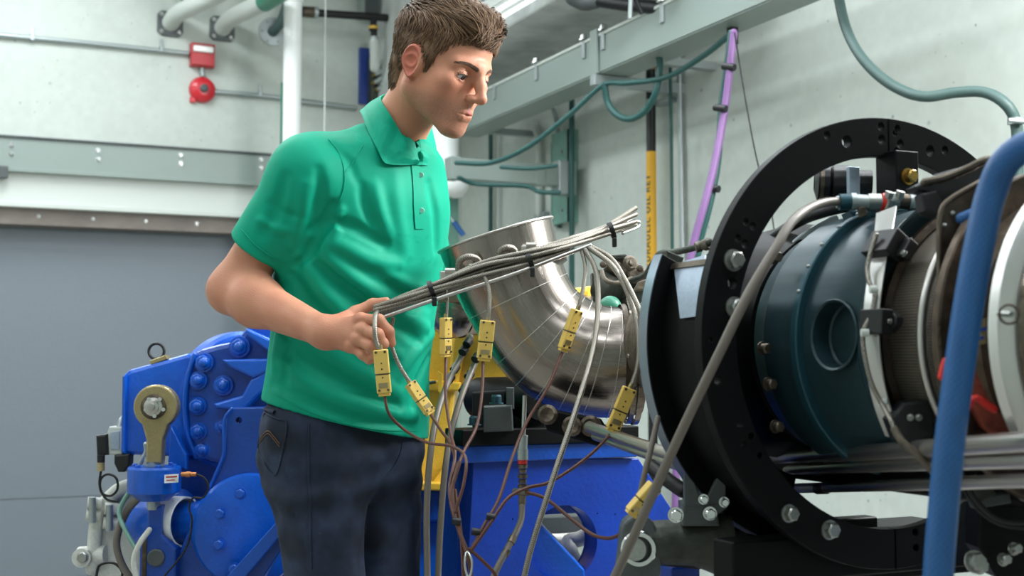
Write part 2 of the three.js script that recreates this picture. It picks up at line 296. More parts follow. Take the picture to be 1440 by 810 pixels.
{ // cable tray along the left wall
  const a = L2(-60, 193), b = L2(388, 222), y1 = 2.21, y0 = 2.06, z0 = -.47, z1 = 1.6;
  const t = thing('cable_tray', 'long grey steel cable tray with paired studs along the left wall above the roller door', 'cable tray', [XW, y0, .4]);
  part('web', boxAt(XW + .06, XW + .072, y0, y1, z0, z1, .002), M.greyPaint, t);
  part('top_flange', boxAt(XW, XW + .085, y1, y1 + .01, z0, z1, .002), M.greyDark, t);
  part('bottom_flange', boxAt(XW, XW + .095, y0 - .02, y0, z0, z1, .002), M.greyPaint, t);
  for (const [x] of [[16], [138], [254], [367]]) for (const dy of [0, 12]) { const k = on('x', XW + .072, x, (x < 60 ? 204 : 204 + x * .055) + dy); part('stud', [boltAt(k, V(1, 0, 0), .010, .012)], M.chrome, t, {}); }
  { const k = on('x', XW + .09, 2, 242); part('clip', box(.03, .06, .06, .004).translate(k.x, k.y, k.z), M.greyDark, t); }
}
{ // white pipe, its thin cables
  const p = at(410, 200, 6.35);
  const t = thing('vertical_pipe', 'tall straight white pipe standing left of the man', 'pipe', [p.x, 0, p.z]);
  part('pipe', rod(V(p.x, 0, p.z), V(p.x, CEIL, p.z), .045, 28), M.whitePipe, t);
  for (const y of [.6, 2.9]) part('collar', rod(V(p.x, y, p.z), V(p.x, y + .05, p.z), .052, 28), M.whitePipe, t);
  const g = at(396, 150, 6.5); one('green_cable', 'thin green cable hanging close along the left side of the white pipe', 'cable', tube([V(g.x, 2.52, g.z), V(g.x, 2.2, g.z), V(g.x, 0.02, g.z)], .006, 8), M.green);
  const h = at(457, 100, 6.3); one('thin_pale_cord', 'thin pale cord hanging straight down right of the white pipe', 'cable', tube([V(h.x, CEIL, h.z), V(h.x, 2, h.z), V(h.x, .02, h.z)], .0035, 6), M.wallTrim);
}
{ // black pipe run with hose, blue manifold panel, junction box at the back, behind the man's head
  const t = thing('black_pipe', 'black horizontal pipe with a drop hose crossing the back wall behind the head', 'pipe', L2(430, 17));
  part('pipe', tube([L2(426, 17, .25), L2(500, 22, .25), L2(640, 32, .25)], .021, 16), M.black, t);
  part('coupling', rod(L2(426, 16.5, .25), L2(441, 17.5, .25), .03, 20), M.oldSteel, t);
  part('union', rod(L2(441, 17.5, .25), L2(446, 18, .25), .033, 20), M.galv, t);
  const d = L2(525, 24, .25), e = L2(526, 52, .25), f = L2(526, 58, .25), hb = L2(527, 95, .22);
  part('drop_valve', [rod(d, e, .018, 14), rod(L2(525, 36, .25), L2(525, 43, .25), .024, 14)], M.rubber, t);
  part('valve_tag', rod(L2(525, 37, .25), L2(525, 41, .25), .026, 14), M.yellow, t, { label: 'yellow ring on the valve' });
  part('hose_end', rod(e, f, .025, 14), M.galv, t);
  part('hose', tube([f, L2(527, 75, .24), hb], .027, 14), M.wallTrim, t);
  const j = L2(519, 3, .1), b = thing('junction_box', 'grey junction box on the back wall above the black pipe', 'electrical box', j);
  part('box', box(.1, .17, .1, .006).applyMatrix4(new THREE.Matrix4().makeTranslation(j.x, j.y, j.z)), M.greyPaint, b); part('cover', box(.01, .15, .082, .004).translate(j.x + .053, j.y, j.z), M.greyDark, b);
  part('bracket', boxAt(XW, j.x - .04, j.y - .03, j.y + .03, j.z - .03, j.z + .03), M.greyDark, b);
  for (const [i, ps] of [[[538, -8], [556, 6], [570, 25], [580, 60]], [[545, -5], [560, 15], [566, 40]]].entries()) one('drop_cable', i ? 'thin pale cable curving down beside the dark one behind the head' : 'dark green cable curving down behind the head from the junction box', 'cable', tube(ps.map(([x, y]) => L2(x, y, .1 + i * .03)), i ? .006 : .011, 8), i ? M.galv : M.tealCable);
  const m = thing('manifold_panel', 'blue wall panel carrying grey hoses behind the back of the head', 'panel', L2(530, 150));
  for (const [x0, x1, y0, y1] of [[504, 519, 68, 148], [533, 551, 69, 152]]) { const a = L2(x0, y0, 0), c = L2(x1, y1, 0); part('panel_plate', boxAt(XW, XW + .03, c.y, a.y, a.z, c.z, .003), M.blueRack, m); }
  { const a = L2(515, 78), c = L2(536, 150); part('manifold', boxAt(XW, XW + .1, c.y, a.y - .02, a.z, c.z, .01), M.castDark, m); }
  for (const [x, y] of [[527, 95], [530, 104], [529, 115], [533, 125]]) {
    const k = L2(x, y, .13); part('hose_fitting', rod(L2(x - 4, y + 2, .1), k, .014, 12), M.brass, m);
    part('hose', tube([k, L2(x + 12, y - 7, .17), L2(x + 45, y - 28, .2)], .014, 12), M.galv, m);
  }
  one('wall_rail', 'thin grey rail on the back wall ending in a red plug behind the collar', 'rail', [tube([L2(424, 143, .03), L2(500, 151, .03)], .01, 10)], M.galv);
}
// ---------------------------------------------------------------- right wall: soffit, lamp strip, beam, cables
struct('trim_3', boxAt(XL, -2.35, 2.55, 2.62, ZR, -1.06, .01), M.soffit);
struct('trim_4', boxAt(XL, -2.35, 2.62, CEIL, -1.1, -1.06), M.soffit);
{ const t = thing('strip_lamp', 'twin tube strip lamp at the top of the picture, right of the head', 'lamp', [-3.7, 2.56, -1.0]);
  part('housing', boxAt(-4.6, -3.03, 2.61, 2.66, -1.055, -.96, .004), M.wallTrim, t);
  for (const z of [-1.04, -.98]) part('lamp_tube', rod(V(-4.55, 2.595, z), V(-3.08, 2.595, z), .009, 14), new THREE.MeshStandardMaterial({ color: 0xffffff, emissive: LAMP_COL, emissiveIntensity: .9 }), t);
  for (const x of [-4.57, -3.06]) part('end_cap', boxAt(x - .02, x + .02, 2.575, 2.625, -1.055, -.96, .003), M.galv, t);
  const l = new THREE.RectAreaLight(LAMP_COL, 2, 1.45, .08); l.position.set(-.1, -.0, .02); l.rotation.set(-Math.PI / 2, 0, 0); t.add(l); l.name = 'light';
  one('lamp_support', 'steel channel carrying the strip lamp up to the ceiling', 'bracket', [boxAt(-3.9, -3.86, 2.66, CEIL, -1.0, -.96)], M.galv);
  const u = thing('overhead_pipe', 'grey pipe running above the head toward the back corner', 'pipe', at(690, 0, 6)); part('pipe', tube([at(662, 14, 6.0), at(690, -4, 5.7), at(740, -40, 5.3)], .05, 18), M.galv, u); part('collar', rod(at(672, 8, 5.9), at(682, 1, 5.8), .06, 20), M.greyDark, u); }
{ const zb = -1.2, zk = -1.34, hb = on('z', zb, 860, 94).y, ht = on('z', zb, 860, 42).y, x0 = on('z', zb, 634, 200).x, x1 = -1.2;
  const t = thing('steel_beam', 'long grey boxed steel beam crossing the upper right below the soffit', 'beam', [(x0 + x1) / 2, hb, zb]);
  part('front_plate', boxAt(x0, x1, hb, ht, zb - .008, zb, .002), M.greyPaint, t);
  part('bottom_plate', boxAt(x0 + .05, x1, hb - .006, hb, zk, zb - .004, .002), M.greyPaint, t);
  part('top_lip', boxAt(x0, x1, ht - .004, ht + .008, zb - .035, zb + .006, .002), M.wallTrim, t);
  part('back_plate', boxAt(x0, x1, hb, ht, zk - .008, zk, .002), M.greyPaint, t);
  part('end_roll', rod(V(x0 + .04, hb + .02, zk), V(x0 + .04, hb + .02, zb), .026, 18), M.greyPaint, t);
  for (const [x, y] of [[755, 97], [822, 66], [849, 55], [932, 17]]) { const k = on('z', zb, x, y), top = V(k.x, ht + .012, zb + .004); part('stud', boltAt(top, V(0, 1, 0), .016, .022), M.chrome, t, { label: 'bright stud' }); part('clip', boxAt(k.x - .012, k.x + .012, ht - .065, ht + .004, zb, zb + .008, .002), M.galv, t); }
  { const k = on('z', zb, 696, 140); part('clip', boxAt(k.x - .012, k.x + .012, ht - .065, ht + .004, zb, zb + .008, .002), M.galv, t); }
  { const k = on('z', zb, 839, 80); part('splice_plate', boxAt(k.x - .035, k.x + .025, hb - .006, ht + .03, zb, zb + .012, .003), M.greyPaint, t);
    part('bracket_arm', boxAt(k.x - .02, k.x + .02, hb - .05, hb - .008, ZR, zb + .02, .003), M.galv, t);
    part('brace', rod(V(k.x, hb - .01, zk), V(k.x + .32, ht - .02, zk), .01, 8), M.galv, t); }
  { const k = on('z', -1.28, 1030, 40); part('cable_clamp', box(.03, .07, .03, .004).translate(k.x, hb - .03, -1.28), M.black, t); }
  for (const [x, y] of [[648, 214], [880, 70]]) { const kx = on('z', zb, x, y).x; part('wall_bracket', boxAt(kx - .02, kx + .02, hb - .001, hb + .03, ZR, zk, .002), M.galv, t); }
}
const R2 = (x, y, off = 0) => on('z', ZR + off, x, y);
{ // strut post, its arm, conduits
  const p = R2(797, 250), a = R2(782, 190), b = R2(812, 190), top = R2(797, 188).y, bot = R2(797, 316).y;
  const t = thing('strut_post', 'pale green slotted steel post fixed upright on the right wall', 'post', [p.x, bot, ZR]);
  const w = (b.x - a.x) / 2;
  part('channel', [boxAt(p.x - w * .45, p.x + w * 1.05, bot, top, ZR + .05, ZR + .056), boxAt(p.x - w * .45, p.x - w * .4, bot, top, ZR, ZR + .056), boxAt(p.x + w * 1.0, p.x + w * 1.05, bot, top, ZR, ZR + .056)], M.strut, t);
  part('side_strip', boxAt(p.x - w, p.x - w * .62, bot, top - .03, ZR, ZR + .03), M.strut, t);
  part('slot_strip', boxAt(p.x - w * .6, p.x - w * .46, bot - .01, top, ZR, ZR + .02), M.darkCable, t);
  for (const y of [.06, .2, .34]) part('bolt', boltAt(V(p.x + w * .55, bot + y, ZR + .056), V(0, 0, 1), .007, .007), M.bolt, t);
  const c0 = at(632, 242, 5.75), c1 = on('z', ZR + .12, 785, 248);
  const ar = thing('pivot_arm', 'grey square steel arm reaching left from the pale green post', 'arm', c1);
  const d = c0.clone().sub(c1); d.y = 0; const L = d.length(), yaw = Math.atan2(-d.z, d.x);
  part('beam', box(L, .095, .07, .003).applyMatrix4(new THREE.Matrix4().makeRotationY(yaw).setPosition(c1.clone().addScaledVector(d, .5))), M.greyPaint, ar);
  for (const k of [.2, .97]) part('sleeve', box(.05, .102, .077, .003).applyMatrix4(new THREE.Matrix4().makeRotationY(yaw).setPosition(c1.clone().addScaledVector(d, k))), M.greyPaint, ar);
  part('hinge', [boxAt(c1.x - .03, c1.x + .05, c1.y - .09, c1.y + .07, ZR + .05, ZR + .14, .006)], M.galv, ar);
  for (const [nm, lab, pts, r, m, off] of [
    ['thin_conduit', 'thin dark pipe running down the wall left of the pale green post', [[690, 190], [690, 330], [690, 740]], .012, M.tealCable, .03],
    ['thin_conduit', 'narrow dark pipe running up and down behind the pale green post', [[804, 130], [804, 250], [804, 780]], .013, M.tealCable, .08],
    ['short_conduit', 'light grey conduit with a hooked top behind the pivot arm', [[752, 176], [757, 195], [758, 250], [758, 300]], .018, M.wallTrim, .03],
    ['short_conduit', 'grey conduit bending down from the beam to the pale green post', [[776, 150], [782, 165], [786, 200]], .012, M.galv, .04],
    ['pale_conduit', 'faint white conduit line on the wall left of the hooked one', [[701, 190], [701, 700]], .007, M.wallTrim, .02],
    ['grey_conduit', 'plain grey conduit standing right of the black and yellow pipe', [[955, 60], [957, 200], [961, 420], [965, 860]], .012, M.galv, .02],
    ]) one(nm, lab, 'conduit', tube(pts.map(([x, y]) => R2(x, y, off)), r, 12), m);
  { const k = R2(758, 302, .03); one('conduit_clamp', 'small wall clamp at the foot of the hooked grey conduit', 'clamp', [box(.12, .02, .03, .003).translate(k.x, k.y, k.z - .015)], M.galv); }
  // white duct behind the man
  const wp = at(627, 240, 6.3), wt = thing('white_duct', 'thick white pipe with a rounded elbow hanging behind the face', 'pipe', V(wp.x, at(627, 275, 6.3).y, wp.z));
  part('pipe', tube([V(wp.x, CEIL, wp.z), V(wp.x, 2.5, wp.z), V(wp.x, at(0, 262, 6.3).y + .06, wp.z), at(636, 254, 6.25), at(640, 258, 6.1)], .072, 24, 60), M.whitePipe, wt);
  one('column_post', 'slim grey green post behind the chest of the green shirt', 'post', boxAt(at(634, 300, 6.4).x - .03, at(634, 300, 6.4).x + .03, 0, at(634, 262, 6.4).y, at(634, 300, 6.4).z - .03, at(634, 300, 6.4).z + .03, .004), M.strut);
  const bh = thing('blue_lever', 'small blue lever handle beside the front of the shirt', 'handle', at(643, 322, 6.2)); part('grip', rod(at(638, 312, 6.2), at(652, 331, 6.2), .014, 12), M.blueHose, bh); part('stem', tube(pth([[640, 315, 6.2], [634, 306, 6.22], [633, 306, 6.4]]), .007, 10), M.galv, bh);
}
{ // black and yellow pipe
  const x = R2(936, 220).x, t = thing('gas_pipe', 'black vertical pipe wrapped with a yellow lettered marker', 'pipe', [x, 0, ZR + .06]);
  const z = ZR + .07, yT = on('z', z, 934, 208).y;
  part('pipe', rod(V(x, 0, z), V(x, on('z', z, 930, 78).y, z), .02, 20), M.black, t);
  part('upper_pipe', rod(V(x, on('z', z, 930, 92).y, z), V(x, 2.4, z), .026, 20), M.gold, t, { label: 'tan upper pipe end' });
  const cv = document.createElement('canvas'); cv.width = 128; cv.height = 1024; const g = cv.getContext('2d');
  g.fillStyle = '#e0a822'; g.fillRect(0, 0, 128, 1024); g.fillStyle = '#22301f'; g.translate(64, 512); g.rotate(-Math.PI / 2); g.font = 'bold 74px sans-serif'; g.textAlign = 'center'; g.textBaseline = 'middle'; g.fillText('HYDRAULIC OIL RET', 0, 2, 960);
  const tx = new THREE.CanvasTexture(cv); tx.colorSpace = THREE.SRGBColorSpace; tx.repeat.set(2, 1); tx.wrapS = THREE.RepeatWrapping;
  const cyl = new THREE.CylinderGeometry(.0208, .0208, .62, 28, 1, true).rotateY(1.2 + TH).translate(x, yT - .31, z);
  part('pipe_marker', cyl, new THREE.MeshPhysicalMaterial({ map: tx, roughness: .45 }), t, { uv: true, label: 'yellow lettered marker sleeve' });
  part('wall_clamp', [boxAt(x - .035, x + .1, on('z', z, 936, 137).y - .008, on('z', z, 936, 137).y + .008, ZR, z - .015), rod(V(x, on('z', z, 936, 137).y - .012, z), V(x, on('z', z, 936, 137).y + .012, z), .024, 20)], M.galv, t);
  one('teal_conduit', 'thin dark green line running down tight beside the black and yellow pipe', 'conduit', tube([R2(942, 60, .1), R2(944, 200, .1), R2(946, 420, .1), V(R2(946, 420, .1).x, .02, ZR + .1)], .007, 8), M.tealCable);
}
const cab = (nm, lab, pts, r, m, n) => one(nm, lab, 'cable', tube(pth(pts), r, 10, n), m);
cab('draped_cable', 'dark green cable swagging from the pivot arm up to the beam bracket', [[642, 229, 5.55], [690, 229, 5.4], [740, 208, 5.25], [800, 162, 5.1], [850, 119, 5.0], [880, 117, 4.9], [935, 109, 4.75], [990, 78, 4.5], [1030, 46, 4.3]], .0105, M.tealCable, 90);
cab('looped_cable', 'thick dark green cable hanging in a deep loop under the beam bracket', [[850, 119, 5.0], [855, 145, 5.0], [870, 163, 4.95], [888, 167, 4.9], [908, 155, 4.85], [922, 130, 4.8], [928, 95, 4.8], [925, 70, 4.8]], .013, M.tealCable, 70);
cab('short_cable', 'dark cable along the top of the pivot arm to the post', [[705, 235, 5.5], [745, 237, 5.5], [782, 233, 5.5]], .009, M.tealCable);
cab('short_cable', 'dark cable bowing down from beneath the pivot arm to the post', [[645, 250, 5.55], [665, 258, 5.6], [740, 262, 5.6], [760, 270, 5.5], [786, 271, 5.5]], .010, M.tealCable);
cab('purple_cable', 'purple cable falling from the beam clamp down to the engine', [[1032, 46, 4.15], [1026, 100, 4.15], [1018, 160, 4.15], [1005, 230, 4.12], [990, 290, 4.1], [976, 340, 4.1], [960, 440, 4.1], [950, 700, 4.1], [950, 985, 4.1]], .0125, M.purple, 60);
cab('teal_cable', 'dark green cable falling just behind the purple cable', [[1028, 46, 4.2], [1021, 100, 4.2], [1014, 150, 4.2], [1010, 225, 4.16], [998, 290, 4.15], [985, 340, 4.15], [972, 440, 4.15], [964, 700, 4.15], [962, 978, 4.15]], .0105, M.tealCable, 60);
for (const [x, y] of [[1025, 93], [1013, 151], [1003, 264]]) one('cable_tie', 'black tie round the purple cable, ' + { 93: 'the topmost of three', 151: 'the middle one of three', 264: 'the lowest of three' }[y], 'cable tie', rod(at(x - 8, y, 4.16), at(x + 8, y + 2, 4.13), .012, 10), M.black, 'black ties on the purple cable');
cab('thin_wire', 'hair thin dark wire hanging from the beam clamp toward the black ring', [[1033, 46, 4.1], [1040, 90, 4.1], [1050, 150, 4.05], [1066, 232, 4.0], [1085, 300, 4.0], [1110, 600, 4.0], [1115, 1000, 4.0]], .0025, M.rubber);
cab('thick_cable', 'thick dark grey green cable curving down the upper right wall', [[1176, -20, 3.9], [1190, 40, 3.85], [1215, 85, 3.75], [1255, 120, 3.65], [1300, 136, 3.55], [1345, 130, 3.5], [1385, 130, 3.45], [1415, 147, 3.4], [1428, 170, 3.4], [1431, 230, 3.4], [1431, 420, 3.4], [1433, 1090, 3.4]], .0155, M.darkCable, 120);
{ const k = at(1428, 170, 3.4), t = thing('cable_clamp', 'galvanized clamp holding the thick cable at the right edge', 'clamp', k); part('jaw', [rod(at(1428, 166, 3.4), at(1428, 175, 3.4), .021, 16)], M.galv, t); part('arm', rod(k, V(k.x + .05, k.y, ZR), .008, 8), M.galv, t); part('cross_bar', rod(at(1418, 169, 3.37), at(1440, 171, 3.37), .006, 8), M.galv, t); }
{ const t = thing('ceiling_duct_pipe', 'dark pipe with a fat end crossing the top edge right of the strip lamp', 'pipe', at(830, 3, 4.9)); part('pipe', tube([at(838, 0, 4.9), at(880, 6, 4.8), at(925, 11, 4.7)], .026, 16), M.black, t); part('end_valve', tube([at(806, -4, 4.9), at(822, 3, 4.9), at(838, 0, 4.9)], .033, 16), M.greyDark, t);
  part('hanger', rod(at(888, -25, 4.6), at(886, 26, 4.6), .008, 8), M.galv, t); part('drop_line', rod(at(891, -6, 4.62), at(903, 20, 4.62), .008, 8), M.black, t); }
// ---------------------------------------------------------------- gas turbine and its black mounting rings
const ringHole = (x, y, X = 0) => { const q = on('x', X, x, y); return [-q.z, q.y - AX]; };
const XP = V(1, 0, 0);
const hitCyl = (x, y, r) => { const D = dirOf(x, y), cy = CAM.y - AX, a = D.y * D.y + D.z * D.z, b = cy * D.y + CAM.z * D.z, c = cy * cy + CAM.z * CAM.z - r * r, h = b * b - a * c; return CAM.clone().addScaledVector(D, h > 0 ? (-b - Math.sqrt(h)) / a : -b / a); };
const radial = p => V(0, p.y - AX, p.z).normalize();
function drape(q, r, th, n = 10) {                             // a thin sheet bent over a cylinder about the engine axis
  const pos = [], idx = [], w = n + 1, S = w * w;
  for (const o of [th, 0]) for (let i = 0; i <= n; i++) for (let j = 0; j <= n; j++) { const u = i / n, v = j / n, k = a => (q[0][a] * (1 - u) + q[1][a] * u) * (1 - v) + (q[3][a] * (1 - u) + q[2][a] * u) * v, p = hitCyl(k(0), k(1), r); p.addScaledVector(radial(p), o); pos.push(p.x, p.y, p.z); }
  for (const o of [0, S]) for (let i = 0; i < n; i++) for (let j = 0; j < n; j++) { const a = o + i * w + j; idx.push(a, a + w, a + 1, a + 1, a + w, a + w + 1); }
  for (let i = 0; i < n; i++) for (const [a, b] of [[i, i + 1], [n * w + i, n * w + i + 1], [i * w, (i + 1) * w], [i * w + n, (i + 1) * w + n]]) idx.push(a, b, S + a, b, S + b, S + a);
  const g = new THREE.BufferGeometry(); g.setAttribute('position', new THREE.Float32BufferAttribute(pos, 3)); g.setIndex(idx); return toCreasedNormals(g.toNonIndexed(), .6);
}
function arcShape(r0, r1, a0, a1, n = 60) { const s = new THREE.Shape(); s.absarc(0, 0, r1, a0, a1, false); s.absarc(0, 0, r0, a1, a0, true); s.closePath(); return s; }
const toX = (g, x) => g.rotateY(Math.PI / 2).translate(x, AX, 0);      // extrusion depth becomes +x
{
  const T = thing('mounting_ring', 'large black split mounting ring with holes and hexagon bolts around the blue drum', 'mounting ring', [0, .82, 0]);
  const holes = [[1163, 190, .0052], [1191, 199, .0078], [1308, 212, .0074], [1329, 211, .0056], [1049, 312, .004], [1059, 318, .0045], [1070, 327, .004], [1038, 335, .0042], [1048, 343, .005], [1058, 352, .004], [1057, 613, .0045], [1047, 625, .004], [1069, 640, .004], [1000, 478, .0032], [1014, 478, .0032], [1028, 478, .0032], [1010, 535, .0055], [1041, 597, .0058],
    [1239, 178, .0055], [1240, 196, .006], [1241, 219, .0055], [1262, 181, .005], [1266, 202, .0055], [1261, 213, .005], [1266, 222, .005], [1259, 187, .004], [1261, 743, .005], [1262, 770, .005], [1263, 792, .005], [1287, 748, .005], [1288, 770, .005], [1287, 795, .005], [1030, 398, .007]];
  const hs = holes.map(([x, y, r]) => [...ringHole(x, y), r]);
  const P2 = Math.PI / 2;
  for (const [s, a0, a1] of [[-1, P2 + .004, 3 * P2 - .004], [1, -P2 + .004, P2 - .004]]) {
    const sh = arcShape(.256, .31, a0, a1);
    for (const [u, v, r] of hs) if (u * s > .004 && Math.hypot(u, v) < .305 && Math.hypot(u, v) > .26) sh.holes.push(circ(u, v, r));
    part('ring_half', toX(extr(sh, .017, .0012, 72), -.017), M.anod, T);
  }
  for (const [x, y, r] of [[1031, 366, .0118], [1033, 432, .0112], [1166, 745, .0108], [1109, 722, .0098], [1375, 733, .0105]]) part('hex_bolt', boltAt(on('x', 0, x, y), XP, r, .012), M.bolt, T);
  const b = on('x', -.02, 1247, 250);
  part('hanger_block', boxAt(-.02, .022, b.y - .03, AX + .262, b.z - .02, b.z + .02, .002), M.anod, T);
  part('hanger_bolt', boltAt(V(.022, b.y - .004, b.z), XP, .0095, .012), M.brass, T, { label: 'brass bolt' });
  const w = on('x', -.004, 1215, 252); part('hanger_plate', boxAt(-.03, -.023, w.y - .02, w.y + .02, w.z - .009, w.z + .009, .001), M.sheet, T, { label: 'pale plate beside the hanger block' });
  const k = at(1180, 258, 1.84);
  part('cable_gland', [place(lathe([[.012, -.035], [.026, -.03], [.026, -.014], [.022, -.012], [.026, -.009], [.026, .012], [.02, .02], [.02, .045], [0, .046]], 28), k, V(.55, -.05, -.8))], M.black, T);
  part('gland_ring', place(lathe([[.02, -.03], [.0275, -.027], [.0275, -.022], [.02, -.02]], 28), k, V(.55, -.05, -.8)), M.oldSteel, T);
}
{
  const T = thing('mounting_plate', 'black cut away ring plate with a pale sheet, left of the large black ring', 'mounting plate', [-.15, .82, 0]);
  const a0 = Math.PI - .42, a1 = Math.PI * 1.42;
  part('plate', toX(extr(arcShape(.2, .3, a0, a1), .024, .0012, 60), -.174), M.anod, T);
  const rim = toX(extr(arcShape(.2995, .3012, a0, a1), .022, 0, 60), -.173); part('bright_edge', rim, M.edge, T, { label: 'bare bright metal edge' });
  const shell = extr(arcShape(.268, .274, a0 + .04, a1), .13, 0, 50); part('shell', toX(shell, -.151), M.blackPaint, T);
  part('shell_lip', toX(extr(arcShape(.262, .282, a0 + .02, a0 + .05), .13, .001), -.151), M.oldSteel, T);
  part('pale_sheet', drape([[949, 373], [993, 359], [988, 444], [958, 448]], .277, .002), M.sheet, T, { label: 'pale blue grey sheet' });
  part('angle_bracket', plate([[938, 352], [962, 362], [958, 372], [946, 372], [938, 362]], 1.9, .02, .002), M.castDark, T);
  for (const [x, y] of [[964, 470], [960, 560], [975, 640]]) part('stiffener', plate([[x - 3, y - 30], [x + 5, y - 30], [x + 9, y + 40], [x + 2, y + 40]], 1.83, .004, .001), M.anod, T);
}
{ // the engine itself
  const T = thing('gas_turbine', 'gas turbine engine with a dark blue drum, mesh screen and titanium casings', 'engine', [0, .93, 0]);
  const dr = .178;
  const pc = hitCyl(1172, 471, dr), pn = radial(pc), PR = .0425;     // round recessed port facing the camera
  { const prof = [[-.09, .12], [-.09, .165], [-.062, dr - .006], [-.05, dr], [.018, dr], [.018, dr - .003], [.115, dr - .005], [.135, dr - .004], [.155, dr + .008], [.166, dr + .012], [.166, dr + .009], [.15, .155], [.15, .12], [-.09, .12]];
    const g = new THREE.LatheGeometry(prof.map(([x, r]) => new THREE.Vector2(r, x)), 160).rotateZ(-Math.PI / 2).translate(0, AX, 0);
    const A = new Brush(g), B = new Brush(place(new THREE.CylinderGeometry(PR, PR, .07, 64), pc.clone().addScaledVector(pn, .007), pn)); A.updateMatrixWorld(); B.updateMatrixWorld();
    const ev = new Evaluator(); ev.useGroups = false; const res = ev.evaluate(A, B, SUBTRACTION).geometry;
    part('drum', toCreasedNormals(res.index ? res.toNonIndexed() : res, .45), M.drum, T);
    part('port_cup', place(lathe([[PR - .004, -.028], [PR - .001, -.026], [PR - .001, -.0005], [PR + .0015, .0015], [PR + .003, .0]], 64), pc, pn), M.drum, T);
    part('port_plate', place(lathe([[0, -.024], [PR * .6, -.025], [PR - .003, -.028]], 64), pc, pn), M.drum, T); }
  const band = part('rib_band', latheX([[.016, dr - .004], [.016, dr + .006], [.018, dr + .0075], [.028, dr + .0075], [.03, dr + .006], [.03, dr - .004]], 144, .3), M.drumBand, T, { label: 'teal raised band with small rivets' });
  for (let k = 0; k < 14; k++) { const a = .35 + k * .2; part('rivet', new THREE.SphereGeometry(.0028, 8, 6).translate(.023, AX + (dr + .0075) * Math.sin(a), (dr + .0075) * Math.cos(a)), M.bolt, band); }
  part('mesh_screen', (() => { const g = latheX([[.15, .152], [.16, .157], [.3, .16], [.3, .14]], 144, .4); const uv = g.attributes.uv, p = g.attributes.position; for (let i = 0; i < p.count; i++) uv.setXY(i, uv.getX(i) * 1.0, p.getX(i)); return g; })(), M.screen, T, { uv: true, label: 'grey square mesh screen' });
  part('mesh_edge', latheX([[.166, .158], [.166, .168], [.174, .168], [.178, .16]], 144, .3), M.brownSteel, T);
  part('ring_tube', new THREE.TorusGeometry(.1705, .0055, 10, 120).rotateY(Math.PI / 2).translate(.243, AX, 0), M.steel, T, { label: 'bright tube ring' });
  part('dark_ring', latheX([[.258, .158], [.258, .169], [.268, .172], [.276, .169], [.276, .158]], 120, .3), M.rubber, T);
  part('flange_plate', latheX([[.287, .15], [.287, .196], [.289, .198], [.298, .198], [.3, .196], [.3, .15]], 120, .3), M.brownSteel, T);
  part('hot_casing', latheX([[.3, .165], [.32, .158], [.36, .168], [.376, .18]], 120, .3), M.brownSteel, T);
  part('silver_flange', latheX([[.374, .16], [.374, .201], [.377, .204], [.39, .204], [.394, .199], [.4, .186]], 120, .3), M.band, T, { label: 'bright silver flange' });
  const rear = part('rear_casing', latheX([[.396, .18], [.404, .19], [.416, .19], [.418, .181], [.47, .178], [.6, .165], [.7, .15], [.72, .13], [.72, .06], [.74, .05], [.74, .001]], 120, .3), M.titan, T);
  for (let k = 0; k < 22; k++) { const a = .1 + k * .285; part('casing_bolt', boltAt(V(.416, AX + .1855 * Math.sin(a), .1855 * Math.cos(a)), XP, .0042, .006), M.bolt, rear); }
  { const k = on('x', .43, 1422, 442); part('pull_loop', new THREE.TorusGeometry(.0095, .0014, 8, 28).rotateY(Math.PI / 2 - .5).translate(k.x, k.y, k.z + .003), M.oldSteel, T); part('loop_stud', rod(on('x', .41, 1405, 441), k, .003, 10), M.bolt, T); }
  part('front_case', latheX([[-.72, .001], [-.72, .05], [-.66, .075], [-.56, .1], [-.42, .14], [-.34, .163], [-.34, .1]], 96, .4), M.castTan, T);
  part('inlet_case', latheX([[-.34, .12], [-.34, .163], [-.3, .172], [-.18, .18], [-.1, .165], [-.085, .12]], 96, .4), M.blackPaint, T);
  for (let k = 0; k < 10; k++) { const a = k * .628 + .2; part('case_bolt', boltAt(V(-.088, AX + .15 * Math.sin(a), .15 * Math.cos(a)), XP, .006, .009), M.oldSteel, T); }
  for (const [x, y] of [[1088, 362], [1090, 600], [1072, 490], [1080, 540]]) part('mount_lug', [boltAt(on('x', -.03, x, y), XP, .0075, .012)], M.oldSteel, T);
  // silver strap down the near side of the drum, with black clamp blocks
  const sp = [[1247, 296], [1241, 340], [1233, 385], [1227, 430], [1226, 470], [1229, 510], [1236, 550], [1246, 585], [1258, 615]];
  const sd = sp.map(([x, y]) => hitCyl(x, y, dr + .0125));
  { const c = new THREE.CatmullRomCurve3(sd), n = 60, pos = [], idx = []; const W = .0135, t2 = .0016;
    for (let i = 0; i <= n; i++) { const p = c.getPoint(i / n), tg = c.getTangent(i / n), nr = V(0, p.y - AX, p.z).normalize(), s = new THREE.Vector3().crossVectors(tg, nr).normalize(); for (const [a, b] of [[-W, 0], [-W, t2], [W, t2], [W, 0]]) { const q = p.clone().addScaledVector(s, a).addScaledVector(nr, b); pos.push(q.x, q.y, q.z); } }
    for (let i = 0; i < n; i++) for (let k = 0; k < 4; k++) { const a = i * 4 + k, b = i * 4 + (k + 1) % 4; idx.push(a, b, a + 4, b, b + 4, a + 4); }
    let g = new THREE.BufferGeometry(); g.setAttribute('position', new THREE.Float32BufferAttribute(pos, 3)); g.setIndex(idx); g = toCreasedNormals(g.toNonIndexed(), .6); part('strap', g, M.band, T, { label: 'flat silver strap' }); }
  const onDrum = hitCyl;
